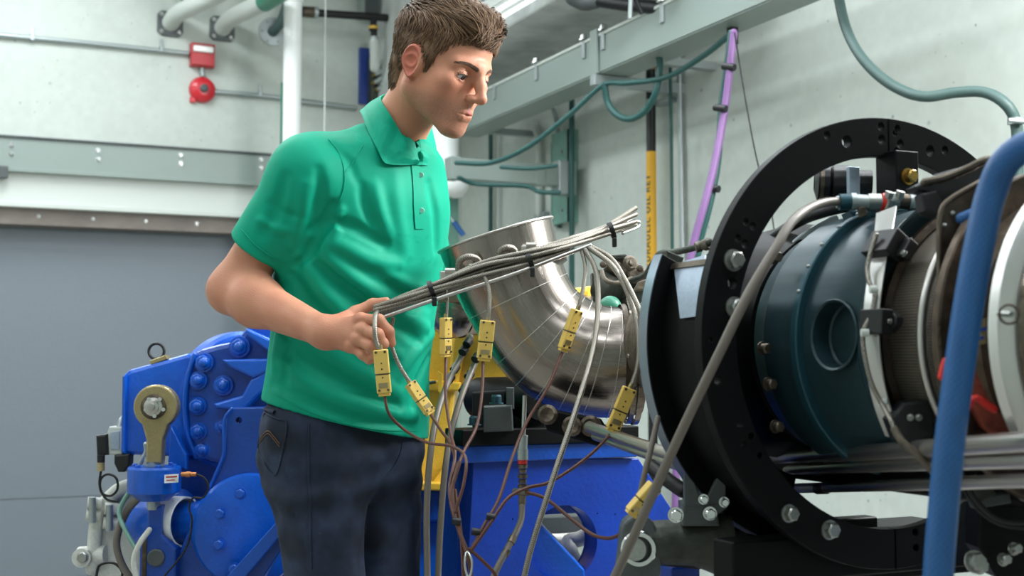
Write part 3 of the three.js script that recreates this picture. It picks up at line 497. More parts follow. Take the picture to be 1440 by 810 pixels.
  const blockAt = (x, y, r, w, h, dpt) => { const p = onDrum(x, y, r), n = V(0, p.y - AX, p.z).normalize(), m = new THREE.Matrix4().makeBasis(V(1, 0, 0), n, new THREE.Vector3().crossVectors(V(1, 0, 0), n)); m.setPosition(p); return box(w, dpt, h, .002).applyMatrix4(m); };
  part('clamp_block', [blockAt(1245, 346, dr + .014, .046, .034, .024), blockAt(1268, 352, dr + .004, .03, .026, .014)], M.black, T);
  part('clamp_block', [blockAt(1232, 453, dr + .012, .04, .03, .018)], M.black, T);
  part('clamp_tab', (() => { const p = onDrum(1250, 453, .172), n = V(0, p.y - AX, p.z).normalize(), m = new THREE.Matrix4().makeBasis(V(1, 0, 0), new THREE.Vector3().crossVectors(n, V(1, 0, 0)), n); m.setPosition(p); return extr(shp([[-.014, -.017], [.014, -.013], [.026, -.004], [.026, .004], [.014, .013], [-.014, .017]]), .012, .002).applyMatrix4(m); })(), M.black, T);
  for (const [x, y] of [[1251, 452], [1272, 357]]) { const p = onDrum(x, y, .186), n = V(0, p.y - AX, p.z); part('tab_screw', boltAt(p, n, .0035, .004), M.bolt, T); }
  part('lower_block', [plate([[1252, 590], [1272, 566], [1312, 562], [1316, 610], [1304, 628], [1262, 618]], 1.49, .035, .003)], M.black, T);
  for (const x of [1280, 1292]) part('block_screw', boltAt(at(x, 587, 1.488), TOW, .0035, .004), M.bolt, T);
  // fittings across the top
  const fz = 1.70, fx = (x, y, d = fz) => at(x, y, d);
  const F1 = [[1180, 284, 1196, 284, .011, M.drumBand], [1196, 284, 1203, 284, .0125, M.galv], [1203, 284, 1220, 285, .0105, M.galv], [1220, 285, 1238, 285, .0125, M.bolt], [1238, 285, 1244, 286, .0135, M.redRubber], [1244, 284, 1262, 282, .012, M.bolt], [1262, 283, 1278, 284, .0105, M.oldSteel], [1278, 284, 1294, 285, .0125, M.galv]];
  for (const [a, b, c, d, r, m] of F1) part('hose_fitting', rod(fx(a, b), fx(c, d), r, r > .012 ? 6 : 14), m, T);
  for (const [x, y] of [[1247, 278], [1262, 277], [1247, 288]]) part('fitting_stub', rod(fx(x, y + 6, 1.695), fx(x + 5, y - 8, 1.69), .006, 10), M.bolt, T);
  part('fitting_clip', plate([[1207, 292], [1218, 290], [1220, 303], [1210, 306]], 1.69, .008, .001), M.oldSteel, T);
  part('support_pad', plate([[1196, 296], [1290, 292], [1302, 300], [1240, 306], [1200, 306]], 1.72, .05, .002), M.drumBand, T);
  part('black_line', tube(pth([[1200, 288, 1.78], [1165, 296, 1.8], [1130, 308, 1.84], [1096, 328, 1.88], [1070, 350, 1.93]]), .0085, 10), M.black, T);
  part('heat_blanket', plate(smoothPts([[1112, 344], [1140, 320], [1178, 302], [1180, 312], [1160, 330], [1128, 348]], 3), 1.83, .01, .002), M.galv, T);
  // right hand bracket and clamp
  part('bracket_plate', plate([[1326, 290], [1336, 280], [1382, 254], [1392, 250], [1384, 330], [1362, 420], [1338, 470], [1326, 450], [1321, 380]], 1.46, .008, .0015), M.brownSteel, T);
  part('bracket_edge', tube(pth([[1324, 440, 1.455], [1321, 370, 1.455], [1325, 293, 1.455], [1336, 281, 1.455], [1384, 253, 1.455]]), .0035, 8), M.oldSteel, T);
  for (const [x, y] of [[1329, 317], [1332, 398], [1350, 400], [1340, 300]]) part('bracket_rivet', new THREE.SphereGeometry(.003, 8, 6).translate(...at(x, y, 1.458).toArray()), M.bolt, T);
  part('blue_sleeve', tube(pth([[1352, 307, 1.45], [1364, 302, 1.445], [1378, 297, 1.44]]), .0065, 10), M.blueHose, T);
  part('clamp_arm', plate([[1286, 262], [1318, 244], [1384, 226], [1392, 232], [1388, 252], [1340, 276], [1318, 292], [1306, 300], [1298, 288], [1312, 272], [1290, 268]], 1.5, .035, .003), M.black, T);
  part('clamp_rod', tube(pth([[1300, 256, 1.49], [1322, 252, 1.485], [1360, 238, 1.48], [1384, 226, 1.475], [1394, 224, 1.47]]), .005, 10), M.titan, T);
  part('arm_block', plate([[1296, 272], [1318, 268], [1330, 292], [1316, 304], [1300, 296]], 1.485, .03, .003), M.rubber, T);
  // far right: label, orange blanket, red clips
  part('rating_label', plate([[1372, 452], [1391, 446], [1393, 482], [1371, 486]], 1.395, .001, 0), M.gold, T, { label: 'tan rating label with small print' });
  part('label_print', [plate([[1377, 462], [1388, 459], [1388, 464], [1377, 467]], 1.394, .0005, 0), plate([[1376, 474], [1384, 472], [1384, 477], [1376, 478]], 1.394, .0005, 0)], M.blueRack, T);
  part('orange_blanket', plate(smoothPts([[1362, 500], [1392, 490], [1412, 545], [1432, 590], [1440, 612], [1395, 610], [1366, 570]], 3), 1.41, .02, .004), M.cloth, T, { label: 'rust red insulation blanket' });
  for (const ps of [[[1324, 530], [1327, 517], [1330, 508]], [[1360, 574], [1367, 562], [1374, 560]], [[1378, 562], [1388, 570], [1398, 576]]]) part('red_clip', tube(pth(ps.map(([x, y]) => [x, y, 1.38])), .0042, 8), M.redRubber, T, { label: 'red rubber clip' });
  // lower body under the drum
  part('gearbox', [boxAt(-.3, .28, AX - .2, AX - .15, -.12, .05, .012)], M.blackPaint, T);
}
const pipesLow = [[[[1085, 643, 1.93], [1203, 637, 1.68], [1330, 629, 1.41], [1470, 619, 1.22]], .0105, 'uppermost of the three polished pipes passing under the drum'], [[[1085, 661, 1.95], [1203, 656, 1.70], [1330, 651, 1.43], [1470, 646, 1.24]], .0085, 'middle one of the three polished pipes under the drum'], [[[1110, 687, 1.96], [1210, 684, 1.74], [1330, 680, 1.47], [1470, 675, 1.28]], .0075, 'lowest of the three polished pipes under the drum']];
for (const [p, r, l] of pipesLow) { const t = thing('steel_pipe', l, 'pipe', at(...p[2]), 'polished pipes under the drum'); part('pipe', tube(pth(p), r, 16, 60), M.steel, t); part('sleeve', rod(at(p[1][0] - 60, p[1][1] + 3, p[1][2] + .13), at(p[1][0] - 48, p[1][1] + 2.5, p[1][2] + .105), r * 1.15, 16), M.brownSteel, t); }
{ // braided sense line along the strap
  const t = thing('braided_line', 'thin braided line running down beside the silver strap and under the drum', 'hose', at(1225, 450, 1.5));
  part('line', tube(pth([[1232, 330, 1.545], [1220, 375, 1.54], [1222, 395, 1.53], [1230, 412, 1.52], [1226, 440, 1.515], [1214, 468, 1.515], [1216, 500, 1.51], [1226, 540, 1.505], [1240, 568, 1.5], [1252, 590, 1.48], [1265, 615, 1.47], [1290, 640, 1.46], [1315, 664, 1.46]]), .003, 8, 120), M.braid, t);
  part('lower_jacket', tube(pth([[1258, 604, 1.475], [1268, 620, 1.467], [1290, 640, 1.458], [1314, 664, 1.458]]), .0048, 8), M.castTan, t);
  for (const [x, y] of [[1228, 407], [1216, 468], [1241, 566]]) part('tie', rod(at(x - 5, y, 1.51), at(x + 5, y, 1.51), .005, 8), M.wallTrim, t);
}
one('blue_hose', 'thick blue woven hose hanging in front of the engine at the right', 'hose', tube(pth([[1500, 196, 1.24], [1445, 205, 1.25], [1414, 228, 1.26], [1393, 275, 1.27], [1378, 340, 1.27], [1362, 430, 1.27], [1349, 520, 1.27], [1337, 610, 1.27], [1328, 700, 1.27], [1320, 800, 1.27], [1316, 900, 1.27], [1330, 1100, 1.27], [1500, 1500, 1.2]]), .0148, 28, 200), M.blueHose, null, { uv: true });
{ const t = thing('grey_hose', 'long grey hose slanting from the top fittings across both black plates to the floor', 'hose', at(1000, 500, 1.68));
  part('hose', tube(pth([[1182, 283, 1.7], [1160, 285, 1.68], [1138, 293, 1.65], [1112, 314, 1.61], [1090, 350, 1.58], [1050, 418, 1.56], [1010, 500, 1.56], [970, 582, 1.58], [936, 655, 1.61], [900, 735, 1.65], [866, 808, 1.68], [800, 950, 1.7], [740, 1180, 1.7], [700, 1420, 1.75]]), .0062, 14, 220), M.greyHose, t, { uv: true });
  part('end_fitting', rod(at(1176, 284, 1.7), at(1190, 283, 1.7), .0085, 6), M.galv, t); }
// ---------------------------------------------------------------- lower black supports of the engine
{ const T = thing('engine_base', 'black engine base beam and brackets under the two black rings', 'machine base', [-.2, .8, 0]);
  part('base_beam', boxAt(-.3, -.03, .80, .845, -.3, .12, .004), M.blackPaint, T);
  part('side_beam', boxAt(-.03, .9, .755, .795, -.3, -.24, .004), M.stand, T);
  part('ring_saddle', boxAt(-.07, -.023, .81, .868, -.22, .25, .004), M.blackPaint, T);
  part('plate_saddle', boxAt(-.18, -.15, .82, .87, -.1, .12, .004), M.blackPaint, T);
  part('gusset', plate([[1000, 722], [1060, 722], [1150, 790], [940, 790], [960, 745]], 1.95, .06, .003), M.blackPaint, T);
  part('upright', plate([[1023, 640], [1036, 660], [1062, 700], [1080, 790], [1022, 790]], 1.97, .04, .003), M.blackPaint, T);
  part('grey_vee', [plate([[962, 640], [986, 702], [990, 712], [962, 712]], 1.79, .012, .002), plate([[1021, 648], [1021, 706], [996, 712], [992, 704]], 1.79, .012, .002)], M.greyDark, T, { label: 'grey steel vee bracket' });
  part('bracket_cap', plate([[960, 708], [1022, 706], [1022, 716], [1010, 724], [1012, 740], [960, 740]], 1.79, .05, .003), M.greyDark, T);
  for (const [x, y, r] of [[950, 724, .009], [998, 722, .008], [989, 702, .006], [1018, 706, .006]]) part('bolt', boltAt(at(x, y, 1.785), TOW, r, .012), M.chrome, T);
  const c = at(975, 762, 1.83); part('boss', place(lathe([[.0, -.07], [.03, -.07], [.034, .0], [.046, .03], [.046, .05], [0, .052]], 40), c, V(.35, .0, -.94)), M.castDark, T);
  part('cross_tube', rod(at(905, 763, 1.84), at(985, 771, 1.85), .03, 28), M.blackPaint, T);
  part('clevis', plate(smoothPts([[872, 815], [872, 770], [878, 736], [900, 724], [920, 736], [926, 770], [926, 815]], 4), 1.80, .045, .004), M.greyDark, T, { label: 'rounded grey clevis plate' });
  part('pin_bore', place(lathe([[.018, 0], [.0235, 0], [.0255, .003], [.0235, .006], [.018, .006]], 40), at(898, 772, 1.797), TOW), M.chrome, T);
  part('pin', rod(at(896, 772, 1.82), at(893, 773, 1.778), .0155, 32), M.bolt, T, { label: 'bare steel pin' });
  for (const [x0, w] of [[1056, 22], [1088, 14]]) { const p = at(x0, 800, 2.3); part('leg', boxAt(p.x - .02, p.x + .02, 0, .82, p.z - .018, p.z + .018, .003), M.stand, T); }
  for (const [x, z] of [[.8, -.27], [.35, -.27], [-.27, .18]]) part('leg', boxAt(x - .025, x + .025, 0, .8, z - .025, z + .025, .003), M.stand, T);
  part('lower_bracket', [plate([[1392, 640], [1445, 636], [1445, 812], [1400, 812], [1376, 770], [1380, 700]], 1.52, .05, .003)], M.blackPaint, T);
  part('angle_strip', plate([[1366, 700], [1445, 690], [1445, 704], [1372, 716]], 1.5, .02, .002), M.greyDark, T);
  part('side_lug', plate([[1370, 690], [1392, 682], [1402, 694], [1378, 706]], 1.49, .01, .001), M.castDark, T);
  for (const [x, y, r] of [[1370, 790, .011], [1376, 796, .008], [1425, 772, .006], [1440, 690, .01], [1410, 787, .006], [1398, 660, .005]]) part('bolt', boltAt(at(x, y, 1.485), TOW.clone().add(V(0, .2, -.3)), r, .01), M.bolt, T);
  part('loose_line', tube(pth([[1350, 660, 1.47], [1370, 700, 1.46], [1400, 728, 1.46], [1430, 735, 1.46], [1460, 730, 1.46]]), .0032, 8), M.rubber, T);
  part('loose_line', tube(pth([[1345, 670, 1.48], [1375, 715, 1.47], [1405, 736, 1.47], [1460, 744, 1.47]]), .0028, 8), M.rubber, T);
}
{ const T = thing('support_rods', 'pair of polished support rods running from under the steel elbow to the black plate', 'rod', at(900, 630, 2.0));
  part('rod', rod(at(828, 600, 2.16), at(968, 648, 1.9), .0095, 18), M.steel, T); part('rod', rod(at(836, 613, 2.16), at(966, 660, 1.9), .007, 16), M.steel, T);
  for (const [x, y, r] of [[772, 584, .017], [806, 600, .017], [832, 600, .018]]) part('collar', place(lathe([[.006, 0], [r * .7, 0], [r, .006], [r, .02], [r * .7, .024], [0, .02]], 28), at(x, y, 2.2), V(.8, .1, .55)), M.oldSteel, T);
  part('rod_block', plate([[755, 572], [846, 590], [860, 612], [842, 628], [770, 606]], 2.2, .05, .004), M.blackPaint, T);
  part('knuckle', tube(pth([[915, 655, 1.93], [935, 672, 1.9], [960, 690, 1.88]]), .011, 12), M.black, T);
}
// ---------------------------------------------------------------- polished exhaust elbow
function sweepDuct(inn, out, d, k0, k1, wall, n = 60, seg = 72) {
  const ci = new THREE.CatmullRomCurve3(inn.map(p => V(p[0], p[1], 0)), false, 'chordal'), co = new THREE.CatmullRomCurve3(out.map(p => V(p[0], p[1], 0)), false, 'chordal');
  const N = inn.length - 1;
  const ring = (t, off = 0) => {
    const a = ci.getPoint(t), b = co.getPoint(t), dd = Array.isArray(d) ? d[0] + (d[1] - d[0]) * t : d;
    const A = at(a.x, a.y, dd), B = at(b.x, b.y, dd), c = A.clone().add(B).multiplyScalar(.5), e1 = A.clone().sub(B), r = e1.length() / 2 + off; e1.normalize();
    const nrm = CAM.clone().sub(c).normalize(), tg = new THREE.Vector3().crossVectors(e1, nrm).normalize(), e2 = nrm.clone().addScaledVector(tg, k0 + (k1 - k0) * t).normalize();
    return { c, e1, e2, r, tg };
  };
  const pt = (R, a) => R.c.clone().addScaledVector(R.e1, R.r * Math.cos(a)).addScaledVector(R.e2, R.r * Math.sin(a));
  const pos = [], uv = [], idx = []; let L = 0, prev = null;
  for (let i = 0; i <= n; i++) { const R = ring(i / n); if (prev) L += R.c.distanceTo(prev); prev = R.c; for (let j = 0; j <= seg; j++) { const q = pt(R, j / seg * 2 * Math.PI); pos.push(q.x, q.y, q.z); uv.push(L, j / seg * .64); } }
  const lip = ring(0, -wall); for (let i = 0; i <= n; i++) { const R = ring(1 - i / n, 0), Q = ring(i / n, -wall); for (let j = 0; j <= seg; j++) { const q = pt(Q, j / seg * 2 * Math.PI); pos.push(q.x, q.y, q.z); uv.push(i / n * L, j / seg * .6); } }
  const w = seg + 1, S = (n + 1) * w;
  for (const o of [0, S]) for (let i = 0; i < n; i++) for (let j = 0; j < seg; j++) { const a = o + i * w + j; if (o) idx.push(a, a + 1, a + w, a + 1, a + w + 1, a + w); else idx.push(a, a + w, a + 1, a + 1, a + w, a + w + 1); }
  let g = new THREE.BufferGeometry(); g.setAttribute('position', new THREE.Float32BufferAttribute(pos, 3)); g.setAttribute('uv', new THREE.Float32BufferAttribute(uv, 2)); g.setIndex(idx); g.computeVertexNormals();
  const torus = (t, r, off = 0) => { const R = ring(t, off), P = []; for (let j = 0; j < 60; j++) P.push(pt(R, j / 60 * 2 * Math.PI)); return new THREE.TubeGeometry(new THREE.CatmullRomCurve3(P, true), 120, r, 8, true); };
  return { g, torus, ring, pt };
}
{
  const T = thing('exhaust_elbow', 'polished steel exhaust elbow with fine weld seams, in front of the green shirt', 'duct', at(885, 508, 2.33));
  const inn = [[776, 306], [785, 345], [797, 384], [812, 409], [829, 421], [848, 429], [868, 432], [884, 433]];
  const out = [[618, 355], [637, 404], [658, 447], [698, 512], [742, 556], [792, 580], [838, 587], [866, 587], [884, 587]];
  // the outer outline has one point more: resample both to the same parameter
  const rs = (P, n) => { const c = new THREE.CatmullRomCurve3(P.map(p => V(p[0], p[1], 0)), false, 'centripetal'); return c.getPoints(n).map(p => [p.x, p.y]); };
  const I = rs(inn, 14), O = rs([out[0], out[1], out[2], out[3], out[4], out[5], out[6], out[8]], 14);
  const D = sweepDuct(I, O, [2.37, 2.33], -.06, .12, .002, 70, 88);
  part('duct_body', D.g, M.duct, T, { uv: true });
  part('rolled_rim', D.torus(0, .0028, .001), M.steel, T);
  for (const t of [.29, .43, .52, .6, .69, .79, .9]) part('weld_seam', D.torus(t, .0009, .0001), M.seam, T);
  // clamp band and outlet neck at the engine end
  const nk = (x0, x1, r0, r1) => { const R = D.ring(1); const g = []; return sweepDuct([[x0, 433 - r0], [(x0 + x1) / 2, 433 - (r0 + r1) / 2], [x1, 433 - r1]], [[x0, 587 + r0], [(x0 + x1) / 2, 587 + (r0 + r1) / 2], [x1, 587 + r1]], [2.33, 2.33], .12, .14, .004, 8, 72).g; };
  part('outlet_neck', nk(883, 900, -2, -4), M.oldSteel, T, { uv: true });
  part('clamp_band', nk(871, 877, 5, 6), M.brownSteel, T, { uv: true });
  part('clamp_band', nk(879, 885, 9, 9), M.titan, T, { uv: true });
  part('outlet_flange', nk(888, 895, 11, 10), M.titan, T, { uv: true });
  { const p = at(884, 462, 2.2); part('clamp_bolt', rod(at(886, 500, 2.212), at(889, 502, 2.2), .006, 10), M.chrome, T); part('clamp_bolt', rod(at(884, 420, 2.25), at(892, 424, 2.24), .006, 10), M.chrome, T); }
  // pressure rake bosses around the inlet
  for (const [x, y, d] of [[632, 388, 2.29], [672, 378, 2.262], [746, 352, 2.262], [777, 352, 2.3]]) {
    part('sensor_boss', [box(.034, .018, .012, .003).applyMatrix4(frameAt(x, y, d)), rod(at(x - 6, y - 7, d - .004), at(x + 8, y - 7, d - .004), .006, 12)], M.steel, T);
  }
  for (const [x, y, d, w] of [[660, 375, 2.25, 30], [714, 362, 2.245, 24]]) part('boss_loop', tube(pth([[x - w * .5, y + 8, d + .01], [x - w * .45, y - 8, d], [x - w * .1, y - 14, d - .005], [x + w * .3, y - 12, d], [x + w * .55, y - 2, d + .008]]), .006, 10), M.braid, T, { uv: true });
  part('bright_tag', plate([[774, 354], [794, 352], [798, 366], [788, 374], [772, 366]], 2.26, .004, .001), M.chrome, T);
}
{ const T = thing('second_exhaust', 'mirror bright rounded end of a second exhaust duct behind the elbow, beside the shirt', 'duct', at(640, 440, 2.85));
  part('duct_body', tube(pth([[640, 430, 2.8], [672, 425, 2.84], [720, 430, 2.95], [800, 452, 3.0], [850, 470, 2.95]]), .072, 40, 60), M.duct, T); }
// ---------------------------------------------------------------- accessory cluster behind the elbow
{ const T = thing('fuel_control', 'dusty tan and green cast fuel control unit behind the end of the elbow', 'engine accessory', at(870, 420, 2.6));
  part('lower_body', plate([[840, 378], [862, 384], [900, 378], [918, 390], [915, 440], [845, 440]], 2.62, .12, .006), M.castDark, T);
  part('upper_body', plate([[854, 364], [862, 361], [886, 362], [900, 372], [902, 384], [878, 388], [862, 384], [852, 376]], 2.58, .08, .006), M.castTan, T);
  part('top_cover', plate([[856, 359], [880, 357], [888, 364], [860, 366]], 2.57, .07, .003), M.castDark, T);
  part('side_block', plate([[882, 380], [905, 376], [916, 386], [914, 398], [886, 396]], 2.56, .06, .004), M.castTan, T);
  part('drive_flange', place(lathe([[0, 0], [.013, 0], [.016, .008], [.011, .014], [.006, .014], [.006, .02], [0, .02]], 24), at(884, 371, 2.57), TOW.clone().add(V(.1, .1, -.3))), M.castTan, T);
  for (const [x, y] of [[868, 372], [900, 378], [908, 390], [848, 372], [893, 392], [856, 395]]) part('stud', boltAt(at(x, y, 2.55), TOW, .0055, .009), M.oldSteel, T);
  part('round_body', rod(at(845, 400, 2.6), at(862, 412, 2.58), .03, 24), M.castDark, T);
  part('link_arm', plate([[898, 396], [920, 388], [924, 398], [905, 408], [890, 410]], 2.5, .02, .003), M.castTan, T);
  part('green_line', tube(pth([[846, 382, 2.54], [850, 392, 2.52], [862, 398, 2.5], [878, 396, 2.5], [888, 392, 2.5]]), .0045, 10), M.castTan, T);
  part('dark_line', tube(pth([[888, 394, 2.5], [904, 388, 2.45], [918, 370, 2.3], [930, 356, 2.1], [952, 354, 2.0], [985, 346, 1.92], [1000, 340, 1.88]]), .0052, 10), M.castDark, T);
  part('line_nuts', [rod(at(978, 348, 1.92), at(986, 346, 1.92), .009, 6), rod(at(990, 345, 1.9), at(998, 342, 1.89), .009, 6)], M.castTan, T);
  part('green_cap', new THREE.SphereGeometry(.022, 24, 12, 0, Math.PI * 2, 0, Math.PI / 2).translate(...at(858, 432, 2.46).toArray()), M.green, T, { label: 'smooth green cap' });
  part('mount_stem', rod(at(880, 430, 2.65), at(890, 480, 2.5), .03, 16), M.castDark, T);
  part('dark_side', plate([[832, 384], [846, 378], [850, 440], [834, 440]], 2.68, .06, .004), M.castDark, T);
}
// ---------------------------------------------------------------- yellow gearbox housing
{ const T = thing('yellow_housing', 'yellow machine housing between the green shirt and the steel elbow', 'machine housing', at(660, 640, 3.0));
  part('housing_face', plate([[545, 440], [834, 401], [834, 500], [760, 536], [700, 542], [640, 548], [560, 548]], 2.98, .3, .012), M.yellow, T);
  part('curved_rib', plate(smoothPts([[640, 470], [656, 470], [652, 500], [646, 530], [642, 550], [628, 550], [632, 520]], 4), 2.95, .03, .006), M.yellow, T);
  part('column', plate([[560, 536], [640, 548], [634, 600], [640, 640], [642, 690], [560, 690]], 2.96, .2, .008), M.yellow, T);
  part('ledge', plate([[560, 530], [648, 538], [646, 550], [560, 548]], 2.93, .06, .004), M.yellow, T);
  part('gusset', plate([[603, 685], [636, 640], [638, 686]], 2.93, .02, .002), M.yellow, T);
  part('foot_plate', plate([[560, 678], [646, 680], [646, 690], [560, 690]], 2.9, .25, .003), M.yellow, T);
  part('bracket', [plate([[616, 522], [622, 526], [622, 556], [616, 550]], 2.92, .02, .001)], M.yellow, T);
  part('pointer', rod(at(593, 540, 2.9), at(613, 537, 2.9), .004, 8), M.castDark, T);
}
{ const T = thing('shaft_coupling', 'dark shaft block with teal headed bolts under the elbow on the blue stand', 'coupling', at(690, 590, 2.6));
  part('shaft', rod(at(675, 560, 2.76), at(760, 560, 2.6), .045, 28), M.blackPaint, T);
  part('block', plate([[680, 572], [720, 570], [722, 606], [680, 608]], 2.5, .08, .003), M.greyDark, T);
  part('dark_plate', plate([[664, 552], [760, 545], [770, 610], [664, 612]], 2.62, .06, .004), M.rubber, T);
  part('post', [plate([[712, 545], [723, 545], [723, 575], [712, 575]], 2.52, .04, .002)], M.greyDark, T);
  for (const [x, y] of [[698, 568], [667, 598]]) part('teal_bolt', place(bolt(.011, .016), at(x, y, 2.47), V(0, 1, 0)), M.drumBand, T, { label: 'teal bolt head' });
}
// ---------------------------------------------------------------- blue stand with the round hole
const XS = -.95;
{ const q = (x, y) => { const p = on('x', XS, x, y); return [-p.z, p.y]; };
  const T = thing('blue_stand', 'blue welded steel stand with a large round hole under the elbow', 'machine stand', [XS, 0, 0]);
  const sh = shp([q(666, 645), q(898, 645), q(944, 715), [q(960, 760)[0], .02], [q(650, 810)[0], .02], q(657, 810)]);
  const c = q(793, 764); sh.holes.push(circ(c[0], c[1], .0785));
  for (const [x, y] of [[721, 730], [840, 722], [865, 723]]) { const h = q(x, y); sh.holes.push(circ(h[0], h[1], .0035)); }
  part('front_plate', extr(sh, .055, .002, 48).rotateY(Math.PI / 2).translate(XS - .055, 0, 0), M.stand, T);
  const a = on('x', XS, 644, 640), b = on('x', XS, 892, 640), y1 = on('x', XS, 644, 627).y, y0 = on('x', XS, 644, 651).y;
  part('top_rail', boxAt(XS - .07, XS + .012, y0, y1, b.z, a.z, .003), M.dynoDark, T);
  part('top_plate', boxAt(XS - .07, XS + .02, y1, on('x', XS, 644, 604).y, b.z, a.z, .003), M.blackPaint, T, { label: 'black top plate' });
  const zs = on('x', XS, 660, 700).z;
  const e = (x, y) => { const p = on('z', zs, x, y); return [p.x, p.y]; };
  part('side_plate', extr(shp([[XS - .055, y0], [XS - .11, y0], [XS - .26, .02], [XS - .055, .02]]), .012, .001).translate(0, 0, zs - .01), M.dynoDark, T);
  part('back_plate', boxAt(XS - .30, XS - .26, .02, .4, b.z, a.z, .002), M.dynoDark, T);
  const hz = -c[0]; part('brace', plate([[722, 715], [757, 734], [822, 802], [822, 870], [722, 870]], 2.6, .05, .003), M.dyno, T);
  part('inner_shelf', plate([[728, 676], [836, 676], [836, 720], [728, 726]], 2.68, .08, .003), M.dyno, T);
  part('dark_rail', plate([[740, 728], [850, 724], [850, 752], [740, 752]], 2.85, .05, .003), M.greyDark, T);
  part('pipe_knuckle', tube([at(838, 745, 2.75), at(815, 758, 2.75), at(800, 762, 2.75), at(812, 800, 2.7)], .017, 14), M.castWhite, T);
  part('pipe_knuckle', tube([at(752, 758, 2.8), at(790, 758, 2.8), at(840, 752, 2.8)], .012, 14), M.castWhite, T);
}
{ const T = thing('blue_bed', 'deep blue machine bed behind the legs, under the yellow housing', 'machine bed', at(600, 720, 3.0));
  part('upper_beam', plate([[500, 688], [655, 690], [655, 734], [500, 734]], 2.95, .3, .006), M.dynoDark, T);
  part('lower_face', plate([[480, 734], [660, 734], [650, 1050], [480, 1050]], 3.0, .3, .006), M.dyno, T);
  part('foot', boxAt(at(560, 1050, 3.1).x - .2, at(560, 1050, 3.1).x + .2, 0, at(560, 1040, 3.05).y, at(560, 1050, 3.1).z - .25, at(560, 1050, 3.1).z + .2, .004), M.dynoDark, T); }
